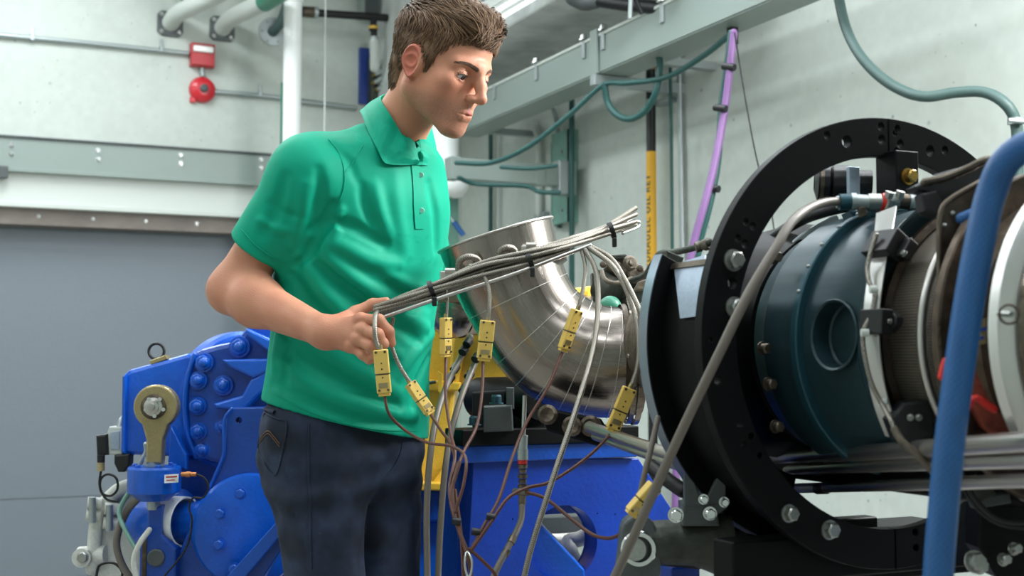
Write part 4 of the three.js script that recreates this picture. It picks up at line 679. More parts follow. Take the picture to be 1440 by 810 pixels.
// ---------------------------------------------------------------- blue dynamometer at the left
{ const T = thing('dynamometer', 'large blue dynamometer with a bolted round flange at the lower left', 'dynamometer', at(290, 1000, 3.0));
  part('torque_box', plate([[171, 528], [180, 520], [262, 497], [275, 500], [275, 640], [262, 642], [178, 640], [172, 634]], 2.95, .24, .01), M.dyno, T);
  part('box_side', plate([[171, 530], [176, 527], [176, 638], [171, 634]], 2.935, .02, .002), M.dyno, T);
  // round flange, axis turned to the right of the view
  const fc = at(345, 565, 3.05), fd = TOW.clone().multiplyScalar(.78).addScaledVector(RIGHT, .62).normalize();
  part('flange', place(lathe([[.05, -.05], [.15, -.05], [.168, -.04], [.168, 0], [.16, .006], [.1, .006], [.1, -.03], [.05, -.03]], 96), fc, fd), M.dyno, T);
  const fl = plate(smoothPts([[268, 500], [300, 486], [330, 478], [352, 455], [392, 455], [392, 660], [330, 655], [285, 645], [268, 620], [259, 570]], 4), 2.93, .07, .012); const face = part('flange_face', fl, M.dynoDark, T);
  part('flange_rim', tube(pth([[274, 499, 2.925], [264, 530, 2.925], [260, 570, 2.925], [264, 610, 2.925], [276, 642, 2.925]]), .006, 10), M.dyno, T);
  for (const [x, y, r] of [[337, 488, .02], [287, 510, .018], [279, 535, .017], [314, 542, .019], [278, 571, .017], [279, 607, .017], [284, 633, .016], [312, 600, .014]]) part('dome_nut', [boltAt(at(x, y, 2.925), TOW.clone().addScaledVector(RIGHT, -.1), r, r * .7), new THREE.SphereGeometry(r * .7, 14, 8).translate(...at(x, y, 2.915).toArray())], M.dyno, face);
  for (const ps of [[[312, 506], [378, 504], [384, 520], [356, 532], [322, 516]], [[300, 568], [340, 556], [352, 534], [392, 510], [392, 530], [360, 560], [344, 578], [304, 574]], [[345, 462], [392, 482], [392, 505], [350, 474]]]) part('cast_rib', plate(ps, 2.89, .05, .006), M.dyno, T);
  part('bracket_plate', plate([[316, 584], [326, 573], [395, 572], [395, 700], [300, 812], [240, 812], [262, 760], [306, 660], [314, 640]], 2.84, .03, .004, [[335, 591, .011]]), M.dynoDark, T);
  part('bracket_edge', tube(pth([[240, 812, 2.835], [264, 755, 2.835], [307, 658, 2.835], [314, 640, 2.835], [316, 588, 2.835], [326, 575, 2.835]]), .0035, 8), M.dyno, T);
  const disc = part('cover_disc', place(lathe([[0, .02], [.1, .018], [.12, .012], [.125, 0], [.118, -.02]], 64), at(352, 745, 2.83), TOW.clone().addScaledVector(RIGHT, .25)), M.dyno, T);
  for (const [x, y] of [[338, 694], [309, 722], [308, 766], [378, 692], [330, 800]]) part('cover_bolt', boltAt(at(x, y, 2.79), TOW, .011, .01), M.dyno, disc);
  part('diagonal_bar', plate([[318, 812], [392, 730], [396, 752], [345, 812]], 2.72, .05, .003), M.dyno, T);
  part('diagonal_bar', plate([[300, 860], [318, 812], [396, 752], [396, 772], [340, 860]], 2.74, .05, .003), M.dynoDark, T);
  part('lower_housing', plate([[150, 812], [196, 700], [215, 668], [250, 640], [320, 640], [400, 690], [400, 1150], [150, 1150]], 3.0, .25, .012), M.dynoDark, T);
  part('barrel', place(lathe([[.0, -.12], [.07, -.12], [.075, -.03], [.075, -.028], [.05, -.02], [.05, .04], [.06, .05], [.062, .09], [0, .1]], 48), at(265, 735, 2.9), RIGHT.clone().multiplyScalar(.9).addScaledVector(TOW, .4)), M.dyno, T);
  part('white_sleeve', place(lathe([[.052, -.02], [.056, -.02], [.056, .028], [.052, .028]], 48), at(247, 733, 2.87), RIGHT.clone().multiplyScalar(.9).addScaledVector(TOW, .4)), M.whitePipe, T, { label: 'white sleeve' });
  part('side_web', plate([[240, 600], [262, 640], [262, 660], [236, 650]], 2.9, .03, .003), M.dyno, T);
  part('base', boxAt(at(270, 1150, 3.1).x - .3, at(270, 1150, 3.1).x + .25, 0, at(270, 1130, 3.1).y, at(270, 1150, 3.1).z - .3, at(270, 1150, 3.1).z + .25, .006), M.dynoDark, T);
  part('lifting_eye', new THREE.TorusGeometry(.018, .0035, 8, 28).applyMatrix4(frameAt(220, 494, 2.98)), M.black, T, { label: 'black lifting ring' });
  part('eye_seat', plate([[210, 507], [233, 499], [236, 505], [212, 513]], 2.96, .03, .002), M.gold, T);
}
{ const d = 2.80, c = at(218, 572, d), T = thing('rod_end', 'large tan rod end eye with a bright pin before the blue torque box', 'rod end', c);
  const m = frameAt(218, 572, d), sh = shp(outline([...[...Array(25)].map((_, i) => { const a = -.95 + i * (Math.PI * 2 - 1.24) / 24 ; const an = Math.PI / 2 + .62 + (i / 24) * (Math.PI * 2 - 1.24); return [218 + 31 * Math.cos(an), 572 + 31 * Math.sin(an)]; }), [229, 618], [228, 652], [206, 652], [206, 618]], m, d));
  part('eye_body', extr(sh, .034, .004, 24).translate(0, 0, -.034).applyMatrix4(m), M.gold, T);
  part('bearing_race', place(lathe([[.014, 0], [.026, 0], [.028, .003], [.027, .006], [.02, .008], [.014, .006]], 40), at(216, 572, d), TOW), M.oldSteel, T);
  part('pin', [place(lathe([[0, 0], [.02, 0], [.02, .012], [.015, .014], [.015, .024], [.009, .026], [.009, .036], [.004, .038], [0, .038]], 28), at(217, 572, d - .002), TOW)], M.steel, T);
  for (const k of [0, 1, 2, 3, 4]) { const a = k * 1.257 + .3; part('pin_screw', rod(at(217 + 13 * Math.cos(a), 572 + 13 * Math.sin(a), d - .004), at(217 + 13 * Math.cos(a), 572 + 13 * Math.sin(a), d - .018), .0045, 8), M.chrome, T); }
  part('lock_nut', rod(at(215, 656, d + .015), at(215, 642, d + .015), .018, 6), M.galv, T);
}
{ const d = 2.8, T = thing('load_cell', 'round blue load cell with a small white label below the tan rod end', 'load cell', at(217, 690, d));
  const b = at(217, 678, d + .015), r = 37 * d / F;
  part('body', lathe([[0, -.04], [r * .55, -.04], [r * .62, -.036], [r * .98, -.022], [r, -.018], [r, .03], [r * .96, .034], [0, .034]], 64).translate(b.x, b.y, b.z), M.dyno, T);
  const lt = frameAt(241, 673, d + .012 - r * .74, .7); part('label', box(.032, .018, .001).applyMatrix4(lt), M.lens, T);
  part('label_print', [box(.026, .003, .0004).translate(0, .004, .0008).applyMatrix4(lt), box(.02, .002, .0004).translate(-.002, -.003, .0008).applyMatrix4(lt)], M.red, T);
  part('neck', rod(at(217, 655, d + .015), at(217, 646, d + .015), .022, 20), M.galv, T); part('lower_neck', rod(at(216, 700, d + .015), at(216, 716, d + .015), .014, 16), M.galv, T);
  part('connector', [rod(at(255, 667, d - .03), at(262, 667, d - .03), .005, 10), rod(at(262, 667, d - .03), at(268, 667, d - .03), .0065, 10), rod(at(268, 667, d - .03), at(276, 667, d - .03), .0045, 10)], M.copper, T, { label: 'copper plug' });
  part('signal_cable', tube(pth([[276, 667, 2.77], [287, 672, 2.77], [293, 685, 2.77], [285, 700, 2.77], [272, 700, 2.77], [266, 712, 2.77], [270, 730, 2.77], [262, 770, 2.77], [230, 812, 2.77]]), .0022, 8), M.black, T);
  part('top_bolts', [0, 1, 2, 3, 4, 5].map(k => boltAt(V(b.x + r * .78 * Math.cos(k * 1.05), b.y + .034, b.z + r * .78 * Math.sin(k * 1.05)), V(0, 1, 0), .006, .006)), M.dyno, T);
}
{ const d = 2.8, T = thing('clevis_link', 'blue clevis link with a dark round pin head below the load cell', 'link', at(216, 780, d));
  part('shank', plate([[207, 712], [226, 712], [227, 752], [248, 772], [248, 830], [196, 830], [196, 772], [205, 752]], d, .04, .005), M.dynoDark, T);
  part('side_edge', plate([[199, 765], [206, 757], [206, 812], [199, 812]], d - .004, .03, .002), M.oldSteel, T);
  part('pin_head', place(lathe([[0, .008], [.016, .008], [.019, .006], [.019, 0]], 32), at(220, 784, d), TOW), M.greyDark, T);
  part('lower_arm', plate([[196, 826], [248, 826], [252, 1100], [192, 1100]], d, .05, .005), M.dynoDark, T); }
{ const T = thing('white_pump', 'off white cast water pump with clamped studs at the bottom left corner', 'pump', at(150, 760, 3.0));
  const d = 3.0;
  part('housing', [plate(smoothPts([[128, 812], [126, 740], [140, 700], [165, 682], [196, 676], [205, 720], [200, 812]], 5), d, .12, .02)], M.castWhite, T);
  part('volute_rib', tube(pth([[130, 800, d - .01], [140, 720, d - .01], [165, 690, d - .01], [190, 680, d - .01]]), .016, 12), M.castWhite, T);
  for (const [x, y] of [[131, 707], [129, 724], [155, 715], [153, 735]]) part('lug', rod(at(x - 8, y, d - .03), at(x + 12, y + 1, d - .02), .014, 14), M.castWhite, T);
  for (const [x, y] of [[130, 715], [154, 726]]) part('stud', rod(at(x, y - 16, d - .04), at(x, y + 20, d - .04), .008, 10), M.galv, T);
  part('foot_lug', [rod(at(112, 782, d), at(150, 780, d - .01), .022, 16), place(lathe([[.008, 0], [.022, 0], [.022, .02], [.008, .02]], 24), at(118, 783, d - .02), TOW)], M.castWhite, T);
  part('foot_bolt', boltAt(at(118, 783, d - .035), TOW, .014, .014), M.bolt, T);
  part('lower_housing', plate([[128, 800], [200, 800], [205, 1180], [128, 1180]], d, .12, .01), M.castWhite, T); }
{ const T = thing('air_valve', 'small grey valve block with a black plug beside the blue torque box', 'valve', at(160, 622, 2.95)); const d = 2.95;
  part('valve_body', plate([[149, 612], [153, 600], [172, 600], [172, 640], [150, 640]], d, .05, .004), M.wallTrim, T);
  part('valve_plate', plate([[155, 608], [168, 606], [168, 632], [156, 632]], d - .003, .006, .001), M.sheet, T);
  part('black_plug', [plate([[134, 612], [150, 610], [152, 640], [136, 642]], d - .01, .035, .005), rod(at(142, 640, d - .02), at(142, 650, d - .02), .009, 12)], M.black, T);
  part('brass_nut', rod(at(142, 650, d - .02), at(142, 662, d - .02), .0085, 10), M.gold, T);
  part('black_solenoid', plate([[160, 640], [182, 638], [182, 654], [174, 664], [166, 664], [160, 652]], d - .02, .035, .004), M.black, T);
  part('loop_wire', tube(pth([[142, 662, 2.93], [140, 680, 2.93], [144, 694, 2.93], [156, 697, 2.93], [165, 688, 2.93], [163, 672, 2.93], [152, 667, 2.93], [143, 672, 2.93], [141, 686, 2.93], [150, 702, 2.93], [165, 705, 2.93]]), .0028, 8, 80), M.black, T);
  part('mount_pipe', tube(pth([[168, 602, 2.96], [172, 590, 2.97], [180, 585, 2.98]]), .008, 10), M.galv, T); }
{ const lines = [['grey curved hose looping down beside the white pump', [[205, 690, 2.82], [178, 720, 2.85], [164, 760, 2.85], [170, 790, 2.85], [195, 830, 2.85]], .0085, M.greyHose], ['pale green tube running down from the load cell', [[182, 690, 2.84], [168, 720, 2.84], [176, 745, 2.82], [190, 770, 2.8]], .005, M.strut], ['pale grey tube bending beside the clevis link', [[210, 745, 2.78], [196, 765, 2.77], [188, 790, 2.77], [196, 830, 2.77]], .006, M.castWhite], ['black loop of cable lying at the foot of the white pump', [[135, 812, 2.85], [140, 795, 2.85], [160, 792, 2.85], [172, 805, 2.85], [165, 825, 2.85]], .003, M.black], ['thin grey tube between the rod end and the torque box', [[200, 680, 2.87], [196, 655, 2.87], [206, 635, 2.87], [205, 625, 2.87]], .006, M.galv]];
  for (const [l, p, r, m] of lines) one('machine_hose', l, 'hose', tube(pth(p), r, 10), m); }
// ---------------------------------------------------------------- instrument bundle, yellow connectors, wires
{ const T = thing('lead_bundle', 'bundle of grey braided sensor leads tied together, held in the right hand across the elbow', 'cable bundle', at(700, 380, 2.2));
  const core = [[528, 437, 2.2], [560, 425, 2.19], [612, 405, 2.185], [680, 380, 2.185], [745, 362, 2.185], [800, 345, 2.2], [850, 325, 2.23], [893, 305, 2.26]];
  for (let k = 0; k < 9; k++) { const ph = k / 9 * 2 * Math.PI, R = k ? .0085 : 0;
    const P = core.map(([x, y, d], i) => { const a = ph + i * .5, s = i === core.length - 1 ? 1.7 : i === 0 ? .8 : 1 + .35 * Math.sin(i * 2.1 + k); return at(x, y, d).addScaledVector(UP, R * s * Math.cos(a) * (1 + .3 * (k % 2))).addScaledVector(TOW, R * s * Math.sin(a)); });
    if (k < 3) P.splice(6, 2); part('braided_lead', tube(P, .0042, 9, 110), M.braid, T, { uv: true }); }
  part('flat_tape', tube(pth([[528, 450, 2.185], [580, 432, 2.175], [640, 412, 2.175], [720, 386, 2.175], [790, 360, 2.185], [830, 345, 2.19]]), .0035, 8, 60), M.steel, T);
  for (const [x, y, d, l] of [[607, 407, 2.185, 20], [745, 366, 2.185, 20], [860, 324, 2.23, 15], [583, 438, 2.18, 5], [812, 352, 2.19, 5]].filter(q => q[3] > 6)) { const c = at(x, y, d), tg = RIGHT.clone().addScaledVector(UP, .37).normalize(); part('cable_tie', l > 6 ? place(lathe([[.0125, -.004], [.0155, -.004], [.0155, .004], [.0125, .004]], 20), c, tg) : box(.02, .008, .01, .002).applyMatrix4(frameAt(x, y + 4, d - .01)), M.black, T);
    if (l > 6) part('tie_head', box(.008, .016, .012, .002).applyMatrix4(frameAt(x + 4, y + 17, d - .012)), M.black, T); }
  for (const [a, b] of [[[868, 322, 2.24], [898, 312, 2.27]], [[862, 318, 2.24], [890, 296, 2.26]]]) part('bare_end', tube(pth([a, [(a[0] + b[0]) / 2, (a[1] + b[1]) / 2 - 2, 2.25], b, [b[0] + 1, b[1] + 5, 2.27], [a[0] + 8, a[1] + 6, 2.24]]), .0035, 8), M.chrome, T);
  for (const [p, r] of [[[[532, 438, 2.195], [528, 444, 2.145], [527, 460, 2.12], [529, 480, 2.12], [534, 492, 2.12]], .0042], [[[553, 448, 2.19], [549, 470, 2.2], [553, 493, 2.2], [565, 520, 2.2], [579, 541, 2.2]], .0036], [[[628, 404, 2.18], [629, 425, 2.18], [628, 446, 2.18]], .0026], [[[679, 384, 2.18], [687, 405, 2.17], [688, 430, 2.165], [686, 450, 2.165]], .0038], [[[818, 352, 2.19], [823, 375, 2.18], [820, 405, 2.17], [813, 436, 2.165]], .0036], [[[822, 350, 2.19], [836, 375, 2.17], [841, 410, 2.15], [836, 480, 2.1], [810, 575, 2.0], [772, 690, 1.95], [737, 812, 1.95], [715, 1000, 1.95]], .0047], [[[828, 348, 2.19], [862, 375, 2.16], [886, 420, 2.13], [898, 470, 2.1], [897, 515, 2.09], [888, 544, 2.09]], .0046], [[[830, 346, 2.2], [858, 362, 2.18], [880, 395, 2.14], [900, 437, 2.1], [908, 456, 2.1], [904, 500, 2.11], [892, 540, 2.1]], .0042]])
    part('drop_lead', tube(pth(p), r, 9, 60), M.braid, T, { uv: true });
}
function connector(label, [x0, y0], [x1, y1], d, roll = 0, wide = 1) {
  const a = at(x0, y0, d), b = at(x1, y1, d), L = a.distanceTo(b), c = a.clone().add(b).multiplyScalar(.5), T = thing('yellow_connector', label, 'connector', c, 'yellow sensor connectors');
  const yx = a.clone().sub(b).normalize(), zx = CAM.clone().sub(c).normalize(); zx.addScaledVector(yx, -zx.dot(yx)).normalize(); zx.applyAxisAngle(yx, roll); const xx = new THREE.Vector3().crossVectors(yx, zx), m = new THREE.Matrix4().makeBasis(xx, yx, zx).setPosition(c);
  const w = .0265 * wide, t = .0125, q = g => g.applyMatrix4(m);
  const plug = part('plug', q(box(w, L * .52, t, .0022).translate(0, L * .23, 0)), M.conn, T);
  const socket = part('socket', q(box(w * .97, L * .40, t * .96, .002).translate(0, -L * .24, 0)), M.conn, T);
  part('cord_clamp', [q(box(w * .8, L * .05, t * .7, .001).translate(0, -L * .475, 0)), q(box(w * .34, L * .1, t * .7, .001).translate(-w * .2, -L * .44, 0)), q(box(w * .34, L * .1, t * .7, .001).translate(w * .2, -L * .44, 0))], M.conn, T);
  for (const [u, v] of [[-.3, .44], [.3, .44], [-.3, -.37], [.3, -.37]]) part('screw', q(new THREE.CylinderGeometry(.0021, .0021, .002, 12).rotateX(Math.PI / 2).translate(u * w, v * L, t / 2)), M.oldSteel, v > 0 ? plug : socket);
  for (const v of [.2, .08, -.1]) part('mark', q(new THREE.CylinderGeometry(.0013, .0013, .0012, 10).rotateX(Math.PI / 2).translate(0, v * L, t / 2)), M.castDark, v > -.05 ? plug : socket);
  part('nameplate', q(box(w * .62, L * .11, .001, 0).translate(0, -L * .27, t / 2)), M.gold, socket);
  part('grip_line', [q(box(w * 1.01, .0008, t * 1.01).translate(0, -.03 * L, 0))], M.castDark, T);
  part('ferrule', q(new THREE.CylinderGeometry(.0036, .0042, L * .12, 12).translate(0, L * .53, 0)), M.gold, T);
  return T;
}
connector('yellow connector hanging just below the man’s fingers', [535, 491], [541, 557], 2.12, -.1, .92);
connector('slanted yellow connector in front of the shirt hem', [576, 538], [606, 582], 2.2, .5, .75);
connector('yellow connector hanging edge on between the shirt and the elbow', [627, 446], [627, 502], 2.18, .85, .8);
connector('yellow connector hanging in front of the left side of the elbow', [686, 450], [680, 508], 2.165, .15, .95);
connector('narrow yellow connector slanting across the middle of the elbow', [812, 435], [791, 494], 2.16, .75, .78);
connector('yellow connector at the right end of the elbow near the black plate', [886, 545], [860, 607], 2.085, .3, .9);
connector('yellow connector lying against the long grey hose near the clevis pin', [922, 682], [886, 724], 1.72, .7, .85);
const wires = [
  ['brown twin wire running from the connector under the fingers across to the knot', [[541, 558, 2.12], [546, 580, 2.12], [566, 602, 2.15], [600, 622, 2.1], [636, 628, 2.05], [655, 645, 2.0], [652, 680, 1.98], [640, 720, 1.97]], .0026],
  ['brown twin wire running down from the slanted connector', [[605, 582, 2.2], [620, 605, 2.15], [632, 622, 2.1], [640, 650, 2.05], [636, 690, 2.0]], .0026],
  ['brown twin wire dropping straight from the edge on connector', [[627, 504, 2.18], [627, 560, 2.14], [634, 610, 2.1], [640, 640, 2.05], [632, 690, 2.0], [640, 730, 1.97], [655, 775, 1.95]], .0028],
  ['brown twin wire dropping from the connector before the elbow', [[679, 510, 2.165], [678, 550, 2.14], [670, 600, 2.1], [650, 640, 2.05], [637, 685, 2.0], [642, 735, 1.97], [658, 780, 1.95]], .0028],
  ['brown twin wire slanting down from the narrow connector on the elbow', [[790, 497, 2.16], [770, 545, 2.13], [740, 595, 2.1], [718, 650, 2.05], [700, 705, 2.0], [680, 740, 1.97], [660, 778, 1.95]], .0029],
  ['brown wire sweeping from the connector by the black plate down to the left', [[858, 611, 2.085], [835, 635, 2.07], [800, 662, 2.04], [768, 680, 2.02], [742, 686, 2.0], [715, 700, 1.98], [690, 735, 1.96], [662, 775, 1.95]], .0029],
  ['brown wire dipping across the round hole to the clevis', [[740, 692, 2.0], [765, 700, 2.0], [800, 727, 1.98], [830, 750, 1.95], [855, 757, 1.9], [876, 750, 1.84]], .0029],
  ['brown wire lying left of the knot down to the floor', [[640, 690, 2.0], [648, 750, 1.97], [652, 820, 1.95], [650, 1000, 1.95], [648, 1200, 1.96]], .0030],
  ['brown wire running right of the knot down to the floor', [[660, 772, 1.95], [680, 790, 1.95], [700, 815, 1.95], [720, 1000, 1.95], [730, 1200, 1.96]], .0028],
  ['brown twisted wire gathered at the bottom of the knot', [[646, 650, 2.02], [634, 700, 1.99], [645, 745, 1.97], [659, 785, 1.95], [664, 850, 1.95], [662, 1200, 1.95]], .0034],
];
for (const [l, p, r] of wires) one('brown_wire', l, 'wire', tube(pth(p), r, 8, 70), M.wire, 'brown sensor wires', { uv: true });
for (const [x, y, l] of [[642, 733, 'black tie at the middle of the brown wires'], [690, 727, 'black tie on the right brown wire branch'], [669, 748, 'second black tie on the right brown wire branch']]) one('wire_tie', l, 'cable tie', rod(at(x - 6, y - 1, 1.965), at(x + 6, y + 1, 1.965), .006, 8), M.black, 'black ties on the brown wires');
{ const p = at(659, 790, 1.945); one('steel_carabiner', 'small bright shackle hanging in the brown wire knot at the bottom', 'shackle', tube(pth([[657, 776, 1.94], [654, 786, 1.935], [655, 802, 1.935], [659, 812, 1.935], [663, 802, 1.935], [663, 786, 1.935]]), .0018, 8, 40, true), M.chrome); }
{ const t = thing('tied_hose', 'grey corrugated hose with black bands rising on the left of the yellow connectors', 'hose', at(640, 560, 2.5), 'grey tied hoses'); part('hose', tube(pth([[662, 474, 2.6], [645, 508, 2.58], [627, 545, 2.52], [612, 595, 2.45], [604, 650, 2.4], [600, 720, 2.38], [601, 812, 2.38], [602, 1000, 2.38], [603, 1290, 2.4]]), .0062, 12, 120), M.greyHose, t, { uv: true });
  for (const [x, y] of [[658, 482], [652, 493], [640, 518], [633, 532]]) part('band', rod(at(x + 2, y - 3, 2.585), at(x - 2, y + 3, 2.575), .009, 12), M.black, t);
  const u = thing('tied_hose', 'grey corrugated hose leaning right behind the brown wires', 'hose', at(650, 560, 2.5), 'grey tied hoses'); part('hose', tube(pth([[676, 490, 2.6], [664, 520, 2.55], [648, 560, 2.5], [634, 610, 2.46], [626, 660, 2.42], [620, 730, 2.4], [616, 812, 2.4], [612, 1000, 2.4], [608, 1290, 2.42]]), .0062, 12, 120), M.greyHose, u, { uv: true });
  for (const [x, y] of [[670, 503], [660, 528], [652, 548]]) part('band', rod(at(x + 2, y - 3, 2.555), at(x - 2, y + 3, 2.545), .009, 12), M.black, u); }
{ const d = 2.3, t = thing('sensor_line', 'vertical sensor line with steel fittings and a red ring in front of the blue stand', 'hose', at(735, 620, d));
  part('thin_tube', rod(at(738, 556, d), at(736, 612, d), .004, 10), M.steel, t);
  part('fitting', [rod(at(736, 612, d), at(735, 632, d), .0085, 14), rod(at(735, 632, d), at(735, 646, d), .011, 6)], M.galv, t);
  part('red_ring', rod(at(735, 646, d), at(735, 652, d), .0085, 16), M.redRubber, t, { label: 'red ring' });
  part('ribbed_end', [0, 1, 2, 3, 4].map(k => rod(at(735, 653 + k * 7, d), at(735, 658 + k * 7, d), k % 2 ? .0072 : .0088, 14)), M.oldSteel, t);
  part('pale_sleeve', rod(at(735, 688, d), at(734, 710, d), .007, 12), M.castTan, t);
  part('cable', tube(pth([[734, 708, d], [733, 730, 2.28], [724, 752, 2.25], [710, 778, 2.22], [694, 812, 2.2], [650, 1000, 2.2], [640, 1240, 2.25]]), .0058, 12), M.greyHose, t);
  part('label_sleeve', [rod(at(722, 755, 2.245), at(718, 764, 2.235), .0075, 10), rod(at(713, 774, 2.225), at(709, 781, 2.22), .0075, 10)], M.oldSteel, t);
  one('white_tie', 'pale tie holding the brown wire to the sensor line', 'cable tie', rod(at(724, 691, 2.1), at(742, 693, 2.06), .0055, 10), M.castTan); }
for (const [l, p] of [['short grey lead standing left of the long grey hose', [[925, 588, 1.76], [918, 620, 1.75], [908, 660, 1.74], [898, 705, 1.74]]], ['short grey lead lying close along the long grey hose', [[944, 640, 1.7], [936, 662, 1.69], [924, 690, 1.69]]]]) one('grey_lead', l, 'lead', tube(pth(p), .0042, 10, 40), M.greyHose, undefined, { uv: true });
// ---------------------------------------------------------------- the man
function sdfMesh(f, lo, hi, h, colorOf) {                     // surface nets on a grid, skipping blocks far from the surface
  const n = [0, 1, 2].map(k => Math.ceil((hi[k] - lo[k]) / h) + 1), [nx, ny, nz] = n, B = 4, val = new Float32Array(nx * ny * nz).fill(1);
  const q = [0, 0, 0];
  for (let bz = 0; bz < nz; bz += B) for (let by = 0; by < ny; by += B) for (let bx = 0; bx < nx; bx += B) {
    q[0] = lo[0] + (bx + B / 2 - .5) * h; q[1] = lo[1] + (by + B / 2 - .5) * h; q[2] = lo[2] + (bz + B / 2 - .5) * h;
    const c = f(q), far = Math.abs(c) > h * B * 1.6 + .012;
    for (let z = bz; z < Math.min(nz, bz + B); z++) for (let y = by; y < Math.min(ny, by + B); y++) for (let x = bx; x < Math.min(nx, bx + B); x++) {
      let v = c; if (!far) { q[0] = lo[0] + x * h; q[1] = lo[1] + y * h; q[2] = lo[2] + z * h; v = f(q); }
      val[(z * ny + y) * nx + x] = v;
    }
  }
  const vid = new Int32Array(nx * ny * nz).fill(-1), pos = [], idx = [];
  const at3 = (x, y, z) => val[(z * ny + y) * nx + x];
  for (let z = 0; z < nz - 1; z++) for (let y = 0; y < ny - 1; y++) for (let x = 0; x < nx - 1; x++) {
    let m = 0; const c = []; for (let k = 0; k < 8; k++) { const v = at3(x + (k & 1), y + (k >> 1 & 1), z + (k >> 2)); c.push(v); if (v < 0) m |= 1 << k; }
    if (m === 0 || m === 255) continue;
    let sx = 0, sy = 0, sz = 0, s = 0;
    for (let a = 0; a < 8; a++) for (const d of [1, 2, 4]) { const b = a | d; if (b === a) continue; if ((c[a] < 0) !== (c[b] < 0)) { const t = c[a] / (c[a] - c[b]); sx += (a & 1) + (d === 1 ? t : 0); sy += (a >> 1 & 1) + (d === 2 ? t : 0); sz += (a >> 2) + (d === 4 ? t : 0); s++; } }
    vid[(z * ny + y) * nx + x] = pos.length / 3; pos.push(lo[0] + (x + sx / s) * h, lo[1] + (y + sy / s) * h, lo[2] + (z + sz / s) * h);
  }
  const V3 = (x, y, z) => vid[(z * ny + y) * nx + x];
  for (let z = 1; z < nz - 1; z++) for (let y = 1; y < ny - 1; y++) for (let x = 1; x < nx - 1; x++) {
    const a = at3(x, y, z) < 0;
    const quad = (p, q2, r, s, flip) => { if (p < 0 || q2 < 0 || r < 0 || s < 0) return; if (flip) idx.push(p, r, q2, p, s, r); else idx.push(p, q2, r, p, r, s); };
    if (a !== at3(x + 1, y, z) < 0) quad(V3(x, y - 1, z - 1), V3(x, y, z - 1), V3(x, y, z), V3(x, y - 1, z), !a);
    if (a !== at3(x, y + 1, z) < 0) quad(V3(x - 1, y, z - 1), V3(x - 1, y, z), V3(x, y, z), V3(x, y, z - 1), !a);
    if (a !== at3(x, y, z + 1) < 0) quad(V3(x - 1, y - 1, z), V3(x, y - 1, z), V3(x, y, z), V3(x - 1, y, z), !a);
  }
  const nor = new Float32Array(pos.length), col = colorOf ? new Float32Array(pos.length) : null, e = h * .5;
  for (let i = 0; i < pos.length; i += 3) {
    const p = [pos[i], pos[i + 1], pos[i + 2]], g = [0, 0, 0];
    for (let k = 0; k < 3; k++) { const a = p.slice(), b = p.slice(); a[k] += e; b[k] -= e; g[k] = f(a) - f(b); }
    const L = Math.hypot(...g) || 1; nor[i] = g[0] / L; nor[i + 1] = g[1] / L; nor[i + 2] = g[2] / L;
    if (col) { const c = colorOf(p); col[i] = c[0]; col[i + 1] = c[1]; col[i + 2] = c[2]; }
  }
  const g = new THREE.BufferGeometry(); g.setAttribute('position', new THREE.Float32BufferAttribute(pos, 3)); g.setAttribute('normal', new THREE.BufferAttribute(nor, 3)); if (col) g.setAttribute('color', new THREE.BufferAttribute(col, 3)); g.setIndex(idx); return g;
}
const smin = (a, b, k) => { const h = Math.max(k - Math.abs(a - b), 0) / k; return Math.min(a, b) - h * h * k * .25; };
const smax = (a, b, k) => -smin(-a, -b, k);
const A3 = v => [v.x, v.y, v.z];
function cap(a, b, ra, rb = ra) {                              // tapered capsule
  const [ax, ay, az] = a, dx = b[0] - ax, dy = b[1] - ay, dz = b[2] - az, L2_ = dx * dx + dy * dy + dz * dz || 1e-9;
  return p => { const px = p[0] - ax, py = p[1] - ay, pz = p[2] - az, t = clamp((px * dx + py * dy + pz * dz) / L2_), x = px - dx * t, y = py - dy * t, z = pz - dz * t; return Math.sqrt(x * x + y * y + z * z) - (ra + (rb - ra) * t); };
}
const ell = (c, r) => p => { const x = (p[0] - c[0]) / r[0], y = (p[1] - c[1]) / r[1], z = (p[2] - c[2]) / r[2], k0 = Math.sqrt(x * x + y * y + z * z), k1 = Math.sqrt((x / r[0]) ** 2 + (y / r[1]) ** 2 + (z / r[2]) ** 2); return k1 < 1e-6 ? -Math.min(...r) : k0 * (k0 - 1) / k1; };
const sph = (c, r) => cap(c, c, r);
const chain = (pts, rad) => pts.slice(1).map((b, i) => cap(A3(pts[i]), A3(b), rad[i], rad[i + 1]));
const uni = (fs, k) => p => { let d = fs[0](p); for (let i = 1; i < fs.length; i++) d = smin(d, fs[i](p), k); return d; };
const n3 = (x, y, z, s) => { const i = Math.floor(x), j = Math.floor(y), k = Math.floor(z), u = x - i, v = y - j, w = z - k, a = u * u * (3 - 2 * u), b = v * v * (3 - 2 * v), c = w * w * (3 - 2 * w); const H = (l, m, n) => hash(i + l, (j + m) + 57 * (k + n), s); const L = (n) => (H(0, 0, n) * (1 - a) + H(1, 0, n) * a) * (1 - b) + (H(0, 1, n) * (1 - a) + H(1, 1, n) * a) * b; return L(0) * (1 - c) + L(1) * c; };
const BF = RIGHT.clone().multiplyScalar(.73).addScaledVector(TOW, .68), BR = RIGHT.clone().multiplyScalar(-.68).addScaledVector(TOW, .73);   // he faces the picture's right and a little to us

